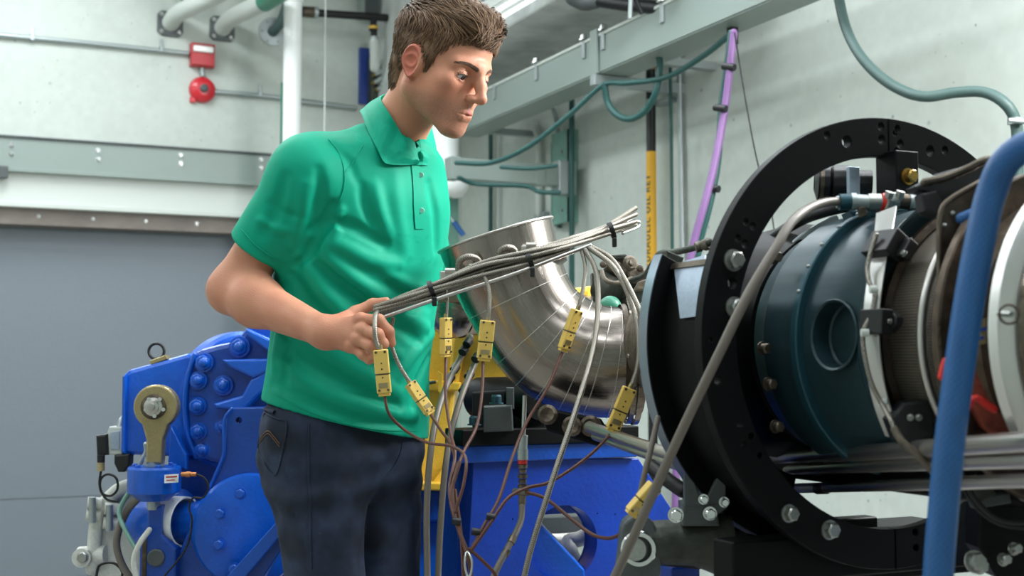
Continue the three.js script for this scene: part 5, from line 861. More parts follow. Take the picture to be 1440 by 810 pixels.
// ---- torso with the shirt over it
const ST = [[190, 551, 2.465, .06, .06], [203, 546, 2.468, .095, .076], [220, 537, 2.472, .136, .092], [245, 524, 2.48, .168, .112], [300, 516, 2.49, .188, .13], [380, 507, 2.505, .185, .131], [450, 500, 2.52, .176, .13], [520, 492, 2.535, .175, .134], [570, 487, 2.545, .182, .14], [625, 485, 2.55, .184, .142]]
  .map(([y, x, d, a, b]) => { const p = at(x, y, d); return [p.y, p.x, p.z, a, b]; }).reverse();      // rising height
const station = y => { const n = ST.length; let i = 0; while (i < n - 2 && y > ST[i + 1][0]) i++; const A = ST[i], Bq = ST[i + 1], t0 = clamp((y - A[0]) / (Bq[0] - A[0])), P = ST[Math.max(0, i - 1)], Q = ST[Math.min(n - 1, i + 2)], o = [y]; for (let k = 1; k < 5; k++) { const m0 = (Bq[k] - P[k]) / 2, m1 = (Q[k] - A[k]) / 2, t = t0; o.push((2 * t ** 3 - 3 * t * t + 1) * A[k] + (t ** 3 - 2 * t * t + t) * m0 + (-2 * t ** 3 + 3 * t * t) * Bq[k] + (t ** 3 - t * t) * m1); } return o; };
const stTab = []; const yLo = ST[0][0] - .05, yHi = ST[ST.length - 1][0] + .03; for (let i = 0; i <= 300; i++) stTab.push(station(yLo + (yHi - yLo) * i / 300));
const torso = (p, grow = 0) => { const s = stTab[Math.round(clamp((p[1] - yLo) / (yHi - yLo)) * 300)], dx = p[0] - s[1], dz = p[2] - s[2], u = dx * BR.x + dz * BR.z, v = dx * BF.x + dz * BF.z, a = s[3] + grow, b = s[4] + grow, k0 = Math.sqrt((u / a) ** 2 + (v / b) ** 2), k1 = Math.sqrt((u / a / a) ** 2 + (v / b / b) ** 2); const d = k1 < 1e-6 ? -Math.min(a, b) : k0 * (k0 - 1) / k1; return smax(d, p[1] - yHi + .035, .02); };
const SR = at(436, 246, 2.36), ER = at(326, 408, 2.41), WR = at(458, 468, 2.215);
const SL = at(578, 252, 2.61), EL = at(606, 402, 2.78), WL = at(705, 402, 2.62);
const slR = SR.clone().lerp(ER, .66), slL = SL.clone().lerp(EL, .84);
const axR = ER.clone().sub(SR).normalize(), axL = EL.clone().sub(SL).normalize();
const sleeveR = cap(A3(SR), A3(ER), .068, .058), sleeveL = cap(A3(SL), A3(EL), .056, .053), yokeR = cap(A3(at(532, 200, 2.45)), A3(SR), .040, .062), yokeL = cap(A3(at(552, 206, 2.49)), A3(SL), .040, .053);
const planeCut = (p, c, n) => (p[0] - c.x) * n.x + (p[1] - c.y) * n.y + (p[2] - c.z) * n.z;
const chestL = ell(A3(at(556, 300, 2.42)), [.07, .06, .07]);
const shirtBase = p => {
  let t = torso(p), a = smin(sleeveR(p), yokeR(p), .05), b = smin(sleeveL(p), yokeL(p), .05);
  a = smax(a, planeCut(p, slR, axR), .006); b = smax(b, planeCut(p, slL, axL), .006);
  return smin(smin(t, a, .035), b, .04);
};
const hit = (f, x, y, lo = 2.0, hi = 2.75) => { const D = dirOf(x, y); let d = lo; for (let i = 0; i < 160; i++) { const p = [CAM.x + D.x * d, CAM.y + D.y * d, CAM.z + D.z * d], v = f(p); if (v < .0003) return V(...p); d += Math.max(v * .7, .0004); if (d > hi) break; } return null; };
// folds of the shirt: lines on the cloth (positive rise, negative sink)
const FOLDS = [
  [[[440, 322], [470, 312], [510, 326], [540, 344]], -.009, .012], [[[446, 336], [480, 346], [520, 366], [560, 372]], .008, .016],
  [[[452, 352], [490, 386], [538, 420], [600, 462]], .009, .015], [[[446, 372], [486, 404], [530, 436], [590, 482]], -.008, .013],
  [[[424, 362], [450, 404], [496, 450], [560, 500]], .009, .016], [[[414, 390], [440, 430], [480, 470], [540, 520]], -.008, .014],
  [[[404, 420], [430, 462], [480, 506], [560, 552]], .008, .016], [[[396, 462], [430, 500], [480, 534], [560, 574]], -.007, .013],
  [[[390, 500], [430, 536], [490, 566], [586, 586]], .007, .014], [[[384, 540], [430, 562], [500, 588], [580, 600]], -.005, .011],
  [[[466, 290], [454, 316], [442, 346], [420, 372]], -.012, .013], [[[478, 296], [470, 330], [462, 352]], .006, .012],
  [[[508, 262], [514, 290], [526, 318]], -.005, .012], [[[528, 262], [536, 300], [548, 330]], .004, .014],
  [[[600, 420], [580, 436], [545, 440]], -.005, .012], [[[608, 470], [580, 500], [560, 530]], .006, .014], [[[604, 500], [586, 540], [580, 570]], -.006, .011],
  [[[556, 250], [560, 300], [570, 360]], .003, .02], [[[604, 260], [612, 300], [614, 350]], -.004, .014], [[[400, 250], [390, 290], [372, 330]], -.005, .014], [[[428, 260], [424, 300], [410, 345]], .005, .015], [[[448, 240], [450, 270], [440, 310]], -.005, .012],
  [[[380, 288], [400, 300], [425, 304]], -.004, .010], [[[366, 310], [390, 322], [416, 324]], .004, .011], [[[470, 206], [490, 226], [500, 250]], -.003, .012],
  [[[400, 440], [392, 480], [386, 520]], .006, .013], [[[412, 470], [404, 510], [398, 550]], -.005, .011], [[[540, 380], [570, 400], [606, 410]], .005, .014], [[[548, 398], [580, 420], [606, 432]], -.005, .012],
];
const foldSeg = [];
for (const [ps, amp, w] of FOLDS) {
  const c = new THREE.CatmullRomCurve3(ps.map(p => V(p[0], p[1], 0))), m = 9, P = []; for (let i = 0; i <= m; i++) { const q = c.getPoint(i / m), h = hit(shirtBase, q.x, q.y); if (h) P.push([A3(h), Math.sin(Math.PI * clamp(.12 + .76 * i / m)) ** .8]); }
  for (let i = 0; i + 1 < P.length; i++) foldSeg.push([P[i][0], P[i + 1][0], P[i][1], P[i + 1][1], amp, w, ps]);
}
const foldAt = p => {
  let d = 0, cur = null, best = 9, bf = 0, ba = 0, bw = 1; const flush = () => { if (cur) d += 2.3 * ba * bf * Math.exp(-best / (bw * bw * .62)); };
  for (const s of foldSeg) {
    if (s[6] !== cur) { flush(); cur = s[6]; best = 9; ba = s[4]; bw = s[5]; bf = 0; }
    const a = s[0], b = s[1], dx = b[0] - a[0], dy = b[1] - a[1], dz = b[2] - a[2], px = p[0] - a[0], py = p[1] - a[1], pz = p[2] - a[2], t = clamp((px * dx + py * dy + pz * dz) / (dx * dx + dy * dy + dz * dz + 1e-9)), x = px - dx * t, y = py - dy * t, z = pz - dz * t, q = x * x + y * y + z * z;
    if (q < best) { best = q; bf = s[2] + (s[3] - s[2]) * t; }
  }
  flush(); return d;
};
const hemC = at(488, 590, 2.55), hemN = V(0, -1, 0).addScaledVector(RIGHT, -.26).normalize();
const neckHole = cap(A3(at(560, 168, 2.45)), A3(at(580, 215, 2.425)), .046, .011);
const shirtF = p => {
  let d = shirtBase(p); if (Math.abs(d) > .03) return smax(d, planeCut(p, hemC, hemN), .004);
  d -= foldAt(p) + .004 * (n3(p[0] * 11, p[1] * 7, p[2] * 11, 4) - .5) + .002 * (n3(p[0] * 30, p[1] * 16, p[2] * 30, 9) - .5);
  d = smax(d, -neckHole(p), .003);
  // open sleeves and hem
  const cr = planeCut(p, slR, axR), cl = planeCut(p, slL, axL), ch = planeCut(p, hemC, hemN);
  if (cr > -.05) d = smax(d, -(smax(sleeveR(p) + .012, -(cr + .03), .004)), .003);
  if (cl > -.05) d = smax(d, -(smax(sleeveL(p) + .012, -(cl + .03), .004)), .003);
  if (ch > -.06) d = smax(d, -(smax(torso(p, -.022), -(ch + .025), .004)), .003);
  return smax(d, ch, .004);
};
// ---- head, in its own frame: x to his left, y up, z the way he faces
const HO = at(620, 95, 2.40), HF = RIGHT.clone().multiplyScalar(.755).addScaledVector(TOW, .535).addScaledVector(V(0, 1, 0), -.375).normalize();
const HU = V(0, 1, 0).addScaledVector(HF, -HF.y).normalize(); const HX = new THREE.Vector3().crossVectors(HU, HF).normalize();
const HM = new THREE.Matrix4().makeBasis(HX, HU, HF).setPosition(HO), HI = HM.clone().invert();
const h2w = (x, y, z) => V(x, y, z).applyMatrix4(HM);
const EYE = [.0318, .0005, .0735], ER_ = .0132;
const mir = (c, s) => [c[0] * s, c[1], c[2]];
const headBits = [
  [ell([0, .045, -.018], [.0735, .083, .094]), .02], [ell([0, .045, .04], [.062, .047, .044]), .03], [ell([0, -.018, .03], [.060, .075, .056]), .03],
  ...[-1, 1].flatMap(s => [[cap(mir([.054, -.052, -.004], s), mir([.018, -.1, .066], s), .015, .013), .026], [ell(mir([.044, -.016, .062], s), [.02, .016, .018]), .022], [cap(mir([.012, .021, .0885], s), mir([.046, .020, .07], s), .0085, .009), .014], [cap(mir([.056, -.045, -.002], s), mir([.06, .01, 0], s), .015, .015), .03]]),
  [ell([0, -.101, .073], [.019, .013, .014]), .018], ...[-1, 1].map(s => [ell(mir([.043, -.045, .04], s), [.018, .026, .022]), .03]), [ell([0, -.064, .068], [.03, .03, .026]), .025],
  [cap([0, .022, .09], [0, -.008, .103], .0075, .0082), .014], [cap([0, -.008, .103], [0, -.031, .1155], .0082, .0105), .012],
  ...[-1, 1].map(s => [ell(mir([.0125, -.0355, .102], s), [.0085, .0075, .0115]), .008]),
];
const NK = at(550, 200, 2.475), NKl = NK.clone().applyMatrix4(HI);
const neckF = cap([0, -.045, -.03], A3(NKl), .050, .058), adam = ell([0, -.132, .012], [.011, .016, .012]);
const lipU = [cap([0, -.0622, .0958], [.012, -.0638, .0915], .0036, .0031), cap([0, -.0622, .0958], [-.012, -.0638, .0915], .0036, .0031), cap([.012, -.0638, .0915], [.0215, -.0664, .0825], .0031, .0014), cap([-.012, -.0638, .0915], [-.0215, -.0664, .0825], .0031, .0014)];
const lipL = [cap([-.010, -.0722, .0908], [.010, -.0722, .0908], .0044, .0044), cap([.010, -.0722, .0908], [.0205, -.0675, .0825], .004, .0015), cap([-.010, -.0722, .0908], [-.0205, -.0675, .0825], .004, .0015)];
const ear = s => { const c = [.0745 * s, -.004, .002], al = .28; return p => { const dx = (p[0] - c[0]) * s, y = p[1] - c[1], z0 = p[2] - c[2]; const z = z0 * Math.cos(.2) + y * Math.sin(.2), yy = y * Math.cos(.2) - z0 * Math.sin(.2); const x = dx + z * al * 1.0; 
  const w = yy > 0 ? .0195 : .0195 - .006 * clamp(-yy / .03); const rim = Math.hypot(z / w, yy / .0325); const prof = .0042 + .0045 * Math.exp(-(((rim - .86) / .13) ** 2)) - .003 * Math.exp(-((rim / .45) ** 2)) + .003 * Math.exp(-(((Math.hypot(z + .001, yy - .002) / .014 - .8) / .25) ** 2)) ; const out = (rim - 1) * w * .9; return smax(out, Math.abs(x - .007) - prof, .004); }; };
const earL = ear(1), earR = ear(-1);
const headCore = p => { let d = headBits[0][0](p); for (let i = 1; i < headBits.length; i++) d = smin(d, headBits[i][0](p), headBits[i][1]); return d; };
const headF = p => {
  let d = headBits[0][0](p); const dn = neckF(p); if (d > .135 && dn > .03) return Math.min(d, dn) * .6;
  d = headCore(p);
  d = smin(d, dn, .03);
  for (const s of [-1, 1]) {
    const e = mir(EYE, s);
    d = smax(d, -ell([e[0], e[1] + .001, e[2] + .0165], [.0165, .0105, .0105])(p), .012);      // socket
    const lid = sph(e, ER_ + .0022)(p), cut = ell([e[0], e[1] - .0036, e[2] + .0125], [.0155, .0046, .0125])(p);
    d = smin(d, smax(lid, -cut, .0015), .004);
    d = smax(d, -sph(e, ER_ - .0006)(p), .001);
    d = smax(d, -sph(mir([.0065, -.0445, .1075], s), .0042)(p), .004);                             // nostril
  }
  let lp = 9; for (const l of lipU) lp = smin(lp, l(p), .003); let lq = 9; for (const l of lipL) lq = smin(lq, l(p), .003); d = smin(d, lp, .007); d = smin(d, lq, .007);
  if (p[2] > .07 && Math.abs(p[0]) < .03 && Math.abs(p[1] + .067) < .02) { const yl = -.0668 - .0004 * Math.cos(p[0] * 260), dp = .0026 * sst(.0245, .018, Math.abs(p[0])); d += dp * Math.exp(-(((p[1] - yl) / .0011) ** 2)); }
  d = smax(d, -cap([0, -.046, .104], [0, -.058, .1005], .0022, .0028)(p), .006);
  d = smin(d, Math.min(earL(p), earR(p)), .006);
  return d;
};
const lin = h => { const c = new THREE.Color(h); return [c.r, c.g, c.b]; };
const SK = lin(0xcc9276), SKP = lin(0xb86453), SKL = lin(0xa44f49), SKB = lin(0x99705f);
const mix = (a, b, t) => a.map((v, i) => v + (b[i] - v) * t);
const skinHead = p => {                                       // pigment: redder lips, nose, cheeks and ears, beard shadow of stubble
  let c = mix(SK, mix(SK, SKP, .5), clamp(.4 * n3(p[0] * 60, p[1] * 60, p[2] * 60, 3)));
  c = mix(c, SKP, .75 * clamp((Math.abs(p[0]) - .071) / .01) * (p[2] < .015 && p[1] > -.045 ? 1 : 0));
  c = mix(c, SKP, .35 * Math.exp(-((Math.hypot(p[0], p[1] + .032, p[2] - .115) / .016) ** 2)));
  c = mix(c, SKP, .3 * Math.exp(-((Math.hypot(Math.abs(p[0]) - .045, p[1] + .025, p[2] - .07) / .025) ** 2)));
  const lip = Math.min(...lipU.map(f => f(p)), ...lipL.map(f => f(p))); c = mix(c, SKL, .85 * sst(.0022, -.0002, lip));
  const beard = sst(-.035, -.06, p[1]) * sst(-.02, .02, p[2]) * sst(-.135, -.11, p[1]), g = n3(p[0] * 900, p[1] * 900, p[2] * 900, 8);
  c = mix(c, SKB, beard * (.25 + .5 * g) * (lip > .003 ? 1 : 0));
  return c;
};
const skinArm = p => mix(SK, SKP, clamp(.05 + .38 * (n3(p[0] * 45, p[1] * 45, p[2] * 45, 6) - .3)));
// ---- right hand around the end of the bundle
const HJ = { idx: [[507, 449, 2.185], [533, 450, 2.165], [547, 466, 2.165], [551, 483, 2.17]], mid: [[509, 464, 2.175], [531, 470, 2.15], [539, 484, 2.155], [533, 492, 2.165]], rng: [[503, 477, 2.175], [522, 487, 2.155], [530, 497, 2.16], [524, 502, 2.168]], pky: [[494, 487, 2.185], [510, 499, 2.17], [519, 506, 2.17], [525, 505, 2.175]], thm: [[474, 456, 2.21], [500, 440, 2.23], [524, 428, 2.235], [543, 424, 2.225]] };
const RAD = { idx: [.0105, .0095, .0085, .0072], mid: [.0105, .0098, .0087, .0074], rng: [.0102, .0092, .0082, .007], pky: [.009, .0078, .007, .0062], thm: [.014, .0118, .0098, .0078] };
const hw = k => HJ[k].map(q => at(...q));
const fingers = Object.keys(HJ).map(k => uni(chain(hw(k), RAD[k]), .006));
const wristP = at(458, 468, 2.215), palm = uni([cap(A3(wristP), A3(at(506, 452, 2.19)), .021, .0125), cap(A3(wristP), A3(at(507, 465, 2.182)), .021, .0125), cap(A3(wristP), A3(at(500, 478, 2.182)), .02, .012), cap(A3(wristP), A3(at(492, 488, 2.19)), .019, .0105), cap(A3(at(466, 464, 2.22)), A3(at(486, 452, 2.22)), .02, .014)], .012);
const foreR = uni([cap(A3(ER), A3(ER.clone().lerp(WR, .28)), .0395, .0435), cap(A3(ER.clone().lerp(WR, .28)), A3(WR), .0435, .0255)], .03);
const knuck = ['idx', 'mid', 'rng', 'pky'].map(k => sph(A3(at(HJ[k][0][0], HJ[k][0][1] - 1, HJ[k][0][2] - .006)), RAD[k][0] * .95));
const handF = p => { let d = smin(palm(p), foreR(p), .02); if (d > .12) return d * .7; let f = 9; for (const g of fingers) f = smin(f, g(p), .0022); d = smin(d, f, .009); for (const k of knuck) d = smin(d, k(p), .006); return d; };
const handL = uni([cap(A3(WL), A3(at(748, 404, 2.58)), .024, .016), ...[[770, 392, 2.53], [778, 402, 2.53], [776, 416, 2.53], [768, 428, 2.54]].map(q => cap(A3(at(748, 404, 2.58)), A3(at(...q)), .013, .0085)), cap(A3(at(728, 402, 2.6)), A3(at(748, 382, 2.57)), .014, .009)], .008);
const armR = uni([cap(A3(SR), A3(ER), .05, .042), foreR], .03), armL = uni([cap(A3(SL), A3(EL), .046, .04), cap(A3(EL), A3(WL), .041, .026)], .03);
// ---- legs
const foot = [at(470, 1330, 2.5), at(545, 1330, 2.68)];
const HIPR = at(441, 610, 2.475), HIPL = at(526, 622, 2.60), KR = at(466, 905, 2.44), KL = at(542, 905, 2.57);
const FR = V(KR.x, .09, KR.z).addScaledVector(BF, -.02), FL = V(KL.x, .09, KL.z).addScaledVector(BF, -.02);
const legs = [[HIPR, KR, FR], [HIPL, KL, FL]];
const hipC = at(484, 588, 2.545), hipUp = V(0, 1, 0);
const pelvis = p => { const dx = p[0] - hipC.x, dy = p[1] - hipC.y, dz = p[2] - hipC.z, u = dx * BR.x + dz * BR.z, v = dx * BF.x + dz * BF.z; return ell([0, -.03, 0], [.158, .15, .118])([u, dy, v]); };
const seat = [[-.07], [.07]].map(([s]) => { const c = hipC.clone().addScaledVector(BR, s).addScaledVector(BF, -.055).add(V(0, -.075, 0)); return ell(A3(c), [.078, .088, .078]); });
const wr = (p, s) => n3(p[0] * 14, p[1] * 9, p[2] * 14, s) - .5;
const jeansF = p => {
  let d = pelvis(p); for (const s of seat) d = smin(d, s(p), .03);
  const L = legs.map(([h, k, f]) => smin(cap(A3(h), A3(k), .094, .071)(p), smin(cap(A3(k), A3(k.clone().lerp(f, .35)), .071, .07)(p), cap(A3(k.clone().lerp(f, .35)), A3(f), .07, .066)(p), .03), .03));
  d = smin(d, smin(L[0], L[1], .012), .045);
  if (Math.abs(d) < .03) { d -= .014 * wr(p, 3) + .007 * (n3(p[0] * 34, p[1] * 22, p[2] * 34, 7) - .5); d -= .004 * Math.sin(p[1] * 95 + 5 * n3(p[0] * 9, 0, p[2] * 9, 2)) * Math.exp(-(((p[1] - (hipC.y - .13)) / .05) ** 2)) ; }
  return smax(smax(d, p[1] - hipC.y - .052, .004), .05 - p[1], .01);
};
{
  const T = thing('person', 'young man in a green polo shirt and dark jeans, holding the lead bundle', 'person', V(hipC.x, 0, hipC.z));
  const skin = std({ c: 0xffffff, r: .5, vertexColors: true, specularIntensity: .5, sheen: .15, sheenRoughness: .6, sheenColor: new THREE.Color(0xe0a090), bumpMap: dataTex(256, (u, v) => fbm(u, v, 60, 77, 2), false, 12), bumpScale: .00025 });
  const bb = (pts, m) => [[0, 1, 2].map(k => Math.min(...pts.map(p => p[k])) - m), [0, 1, 2].map(k => Math.max(...pts.map(p => p[k])) + m)];
  const core = uni([p => smax(torso(p, -.036), hipC.y + .03 - p[1], .02), cap(A3(NK), A3(at(520, 260, 2.47)), .05, .08)], .03);
  const coreLegs = uni([core, ...legs.flatMap(([h, k, f]) => [cap(A3(h), A3(k), .075, .05), cap(A3(k), A3(f), .052, .038)]), pelvis2], .03);
  function pelvis2(p) { return pelvis(p) + .03; }
  const gBody = sdfMesh(coreLegs, ...bb([...legs.flat().map(A3), A3(NK), A3(SR), A3(SL)], .17), .014, skinArm);
  const gArmR = sdfMesh(p => smax(armR(p), planeCut(p, WR, WR.clone().sub(ER).normalize()) - .004, .002), ...bb([A3(SR), A3(ER), A3(WR)], .07), .0055, skinArm);
  const gHand = sdfMesh(p => smax(handF(p), -planeCut(p, WR.clone().lerp(ER, .12), WR.clone().sub(ER).normalize()), .001), ...bb([...Object.values(HJ).flat().map(q => A3(at(...q))), A3(WR.clone().lerp(ER, .14))], .03), .0023, skinArm);
  const gArmL = sdfMesh(p => smin(armL(p), handL(p), .012), ...bb([A3(SL), A3(EL), A3(WL), A3(at(775, 405, 2.5))], .07), .006, skinArm);
  const gHead = sdfMesh(p => smax(headF(p), -(p[1] + .255), .002), [-.1, -.265, -.2], [.1, .145, .14], .0026, skinHead); gHead.applyMatrix4(HM);
  part('body', [gBody, gArmR, gHand, gArmL, gHead], skin, T, { color: true });
  // eyes
  const eyeM = std({ c: 0xcfc6bf, r: .12, clearcoat: 1, clearcoatRoughness: .05 }), irisM = std({ c: 0x35424c, r: .15, clearcoat: 1 }), pupM = std({ c: 0x060606, r: .1, clearcoat: 1 });
  for (const s of [1, -1]) {
    const e = mir(EYE, s), gz = V(.02, -.36, 1).normalize(), q = new THREE.Quaternion().setFromUnitVectors(Yv, gz);
    const put = g => g.applyQuaternion(q).translate(...e).applyMatrix4(HM);
    const eye = part('eye', put(new THREE.SphereGeometry(ER_, 32, 24)), eyeM, T);
    part('iris', put(new THREE.SphereGeometry(ER_ + .0003, 32, 8, 0, Math.PI * 2, 0, .47)), irisM, eye); part('pupil', put(new THREE.SphereGeometry(ER_ + .0005, 24, 6, 0, Math.PI * 2, 0, .2)), pupM, eye);
    const lash = []; for (let i = 0; i <= 12; i++) { const t = i / 12 * 2 - 1, x = t * .0135; lash.push(h2w(e[0] + x, e[1] + .0012 - .003 * t * t, e[2] + Math.sqrt(Math.max(.00001, (ER_ + .0026) ** 2 - x * x)) * .985)); }
    part('eyelash', new THREE.TubeGeometry(new THREE.CatmullRomCurve3(lash), 24, .0007, 6), std({ c: 0x2a1d16, r: .7 }), T);
    // eyebrow of short hairs
    const hr = []; for (let i = 0; i < 230; i++) { const t = rnd(), x = (.011 + .038 * t) * s, y = .0155 + .0075 * Math.sin(t * 2.4) + rr(-.004, .0036) * (1 - t * .6), z0 = .1; let z = z0; for (let k = 0; k < 60; k++) { const v = headF([x, y, z]); if (v < .0004) break; z -= Math.max(v * .6, .0004); }
      const len = rr(.006, .010), a = V(x, y, z - .0003), b = V(x + s * len * .85, y + len * rr(.0, .5) * (1 - t) - len * .25 * t, z + .0009); let zb = z0; for (let k = 0; k < 60; k++) { const v = headF([b.x, b.y, zb]); if (v < .0004) break; zb -= Math.max(v * .6, .0004); } b.z = zb + .0006; hr.push(rod(a.applyMatrix4(HM), b.applyMatrix4(HM), .0006, 4, .0002, true)); }
    part('eyebrow', hr, std({ c: 0x5c4434, r: .75 }), T);
  }
  // hair: a cap of clumped locks over the skull
  const Hl = (z, x) => { const pts = [[-.13, -.072], [-.05, -.066], [-.036, -.045], [-.018, .018], [.0, .03], [.013, .024], [.019, -.004], [.023, -.012], [.03, -.006], [.038, .016], [.05, .036], [.064, .052], [.08, .064], [.12, .07]]; let i = 0; while (i < pts.length - 2 && z > pts[i + 1][0]) i++; const a = pts[i], b = pts[i + 1]; return a[1] + (b[1] - a[1]) * clamp((z - a[0]) / (b[0] - a[0])); };
  const skull = ell([0, .045, -.017], [.0765, .083, .095]), top = ell([.004, .083, .016], [.062, .047, .074]), quiff = ell([-.006, .096, .06], [.047, .026, .028]), nape = cap([0, -.015, -.056], [0, -.062, -.050], .053, .045);
  const hairBase = p => { let d = smin(smin(skull(p), top(p), .03), quiff(p), .025); d = smin(d, smax(nape(p), p[2] + .045, .01), .02); return p[2] > -.035 && p[2] < .08 && p[1] < .09 ? smin(d, headCore(p) - .0042, .008) : d; };
  const flow = p => { // direction of the locks in the head frame
    const t = sst(.06, .105, p[1]); const f = V(-.35, .1, 1), sd = V(0, -1, -.45 + (p[2] > .02 ? .25 : 0)); return sd.multiplyScalar(1 - t).addScaledVector(f, t).normalize(); };
  const hairF = p => { let d = hairBase(p); const lim = (Hl(p[2], p[0]) - p[1]); d = smax(d, lim * .8, .008); if (Math.abs(d) < .02) { const f = flow(p), a = p[0] * 1.0 + p[1] * .12; const t = sst(.06, .105, p[1]); const c1 = t * p[0] * 210 + (1 - t) * (p[2] * 190 + p[1] * 60), wob = 3 * n3(p[0] * 28, p[1] * 28, p[2] * 28, 12); d -= .0022 * Math.sin(c1 + wob * 2) * .7 + .005 * (n3(p[0] * 50, p[1] * 40, p[2] * 40, 5) - .5); } return d; };
  const hairCol = (k) => mix(lin(0x483424), lin(0x8a6c50), k);
  const gHair = sdfMesh(hairF, [-.1, -.1, -.135], [.1, .16, .13], .0032, p => hairCol(clamp(.25 + .5 * (n3(p[0] * 160, p[1] * 60, p[2] * 60, 2) - .3)))).applyMatrix4(HM);
  const pos = gHair.attributes.position, locks = { p: [], n: [], c: [], i: [] };
  const inv = p => p.clone().applyMatrix4(HI);
  for (let k = 0; k < 6500; k++) {
    const i = Math.floor(rnd() * pos.count), p = inv(V(pos.getX(i), pos.getY(i), pos.getZ(i))); if (hairBase(A3(p)) < -.006) continue;
    const e = .002, gq = q => hairBase(A3(q)); const nr = V(gq(p.clone().add(V(e, 0, 0))) - gq(p.clone().add(V(-e, 0, 0))), gq(p.clone().add(V(0, e, 0))) - gq(p.clone().add(V(0, -e, 0))), gq(p.clone().add(V(0, 0, e))) - gq(p.clone().add(V(0, 0, -e)))).normalize();
    const t = sst(.05, .1, p.y), f = flow(A3(p)).add(V(rr(-.2, .2), rr(-.12, .12), rr(-.15, .15))); f.addScaledVector(nr, -f.dot(nr)).normalize();
    const len = .012 + t * rr(.018, .034) + rr(0, .006), w = rr(.0006, .0014), lift = (.0015 + .004 * t) * rr(.3, 1.4), sd = new THREE.Vector3().crossVectors(nr, f), tone = hairCol(clamp(rr(.05, .75) + .25 * t * rnd())), b0 = locks.p.length / 3, S = 4; let q = p.clone().addScaledVector(nr, -.001);
    if (len + q.y * 0 > 0) for (let j = 0; j <= S; j++) { const u = j / S, ww = w * (1 - u * u * .92); const c = q.clone().addScaledVector(f, len * u).addScaledVector(nr, lift * Math.sin(u * 2.6) * 1.2 + .0022 * u - u * u * len * .16); 
      const lim = Hl(c.z, c.x) - .007; if (c.y < lim && c.z > -.03) c.y = Math.max(c.y, lim - .002); 
      for (const [a, b] of [[1, 0], [0, .8], [-1, 0]]) { const v = c.clone().addScaledVector(sd, a * ww).addScaledVector(nr, b * ww).applyMatrix4(HM); locks.p.push(v.x, v.y, v.z); const m = sd.clone().multiplyScalar(a).addScaledVector(nr, b + .35).normalize().transformDirection(HM); locks.n.push(m.x, m.y, m.z); locks.c.push(...tone); } }
    for (let j = 0; j < S; j++) for (const [a, b] of [[0, 1], [1, 2], [2, 0]]) locks.i.push(b0 + 3 * j + a, b0 + 3 * j + b, b0 + 3 * j + 3 + a, b0 + 3 * j + b, b0 + 3 * j + 3 + b, b0 + 3 * j + 3 + a);
  }
  const gl = new THREE.BufferGeometry(); gl.setAttribute('position', new THREE.Float32BufferAttribute(locks.p, 3)); gl.setAttribute('normal', new THREE.Float32BufferAttribute(locks.n, 3)); gl.setAttribute('color', new THREE.Float32BufferAttribute(locks.c, 3)); gl.setIndex(locks.i);
  part('hair', [gHair, gl], std({ c: 0xffffff, vertexColors: true, r: .48, specularIntensity: .6 }), T, { color: true });
  // shirt
  const weave = dataTex(128, (u, v) => clamp(.5 + .25 * Math.sin(u * 32 * Math.PI * 2) * Math.sin(v * 32 * Math.PI * 2) + .2 * (hash((u * 128) | 0, (v * 128) | 0, 9) - .5)), false, 26);
  const polo = std({ c: 0x00a080, r: .6, specularIntensity: .4, sheen: .2, sheenRoughness: .45, sheenColor: new THREE.Color(0x20d0b0), bumpMap: weave, bumpScale: .0003 });
  const gS = sdfMesh(shirtF, ...bb([A3(at(488, 620, 2.55)), A3(SR), A3(slR), A3(SL), A3(slL), A3(NK), [hipC.x - .19, hipC.y, hipC.z - .19], [hipC.x + .19, hipC.y, hipC.z + .19]], .075), .0048);
  const shirt = part('polo_shirt', gS, polo, T);
  const surf = (x, y, off = .0015) => { const p = hit(shirtF, x, y); return p ? p.addScaledVector(CAM.clone().sub(p).normalize(), off) : null; };
  const seamTube = (ps, r = .0012, off = .0004) => { const P = ps.map(([x, y]) => surf(x, y, off)).filter(Boolean); return P.length > 2 ? new THREE.TubeGeometry(new THREE.CatmullRomCurve3(P), 60, r, 6) : null; };
  const dense = (ps, n = 26) => { const c = new THREE.CatmullRomCurve3(ps.map(p => V(p[0], p[1], 0))); return c.getPoints(n).map(p => [p.x, p.y]); };
  for (const ps of [[[462, 196], [476, 214], [484, 240], [482, 270], [472, 292]], [[339, 322], [360, 345], [384, 362], [410, 370]], [[510, 205], [500, 222], [484, 244]]]) { const g = seamTube(dense(ps)); if (g) part('seam', g, polo, shirt); }
  { const g = seamTube(dense([[382, 552], [420, 572], [470, 591], [530, 604], [586, 606]]), .001); if (g) part('hem_seam', g, polo, shirt); }
  // placket: a raised strip with two buttons, and the collar
  const strip = (mid, w, th) => { const P = mid.map(([x, y]) => { const c = surf(x, y, 0), a = surf(x - 4, y, 0), b = surf(x + 4, y, 0), nx = CAM.clone().sub(c).normalize(), s = b.sub(a).normalize(); return [c, s, nx]; }); const pos = [], idx = []; for (const [c, s, n] of P) for (const [a, b] of [[-w, -.002], [-w, th], [w, th], [w, -.002]]) { const q = c.clone().addScaledVector(s, a).addScaledVector(n, b); pos.push(q.x, q.y, q.z); } for (let i = 0; i + 1 < P.length; i++) for (let k = 0; k < 4; k++) { const a = i * 4 + k, b = i * 4 + (k + 1) % 4; idx.push(a, b, a + 4, b, b + 4, a + 4); } const e = (P.length - 1) * 4; idx.push(0, 2, 1, 0, 3, 2, e, e + 1, e + 2, e, e + 2, e + 3); const g = new THREE.BufferGeometry(); g.setAttribute('position', new THREE.Float32BufferAttribute(pos, 3)); g.setIndex(idx); return toCreasedNormals(g.toNonIndexed(), .7); };
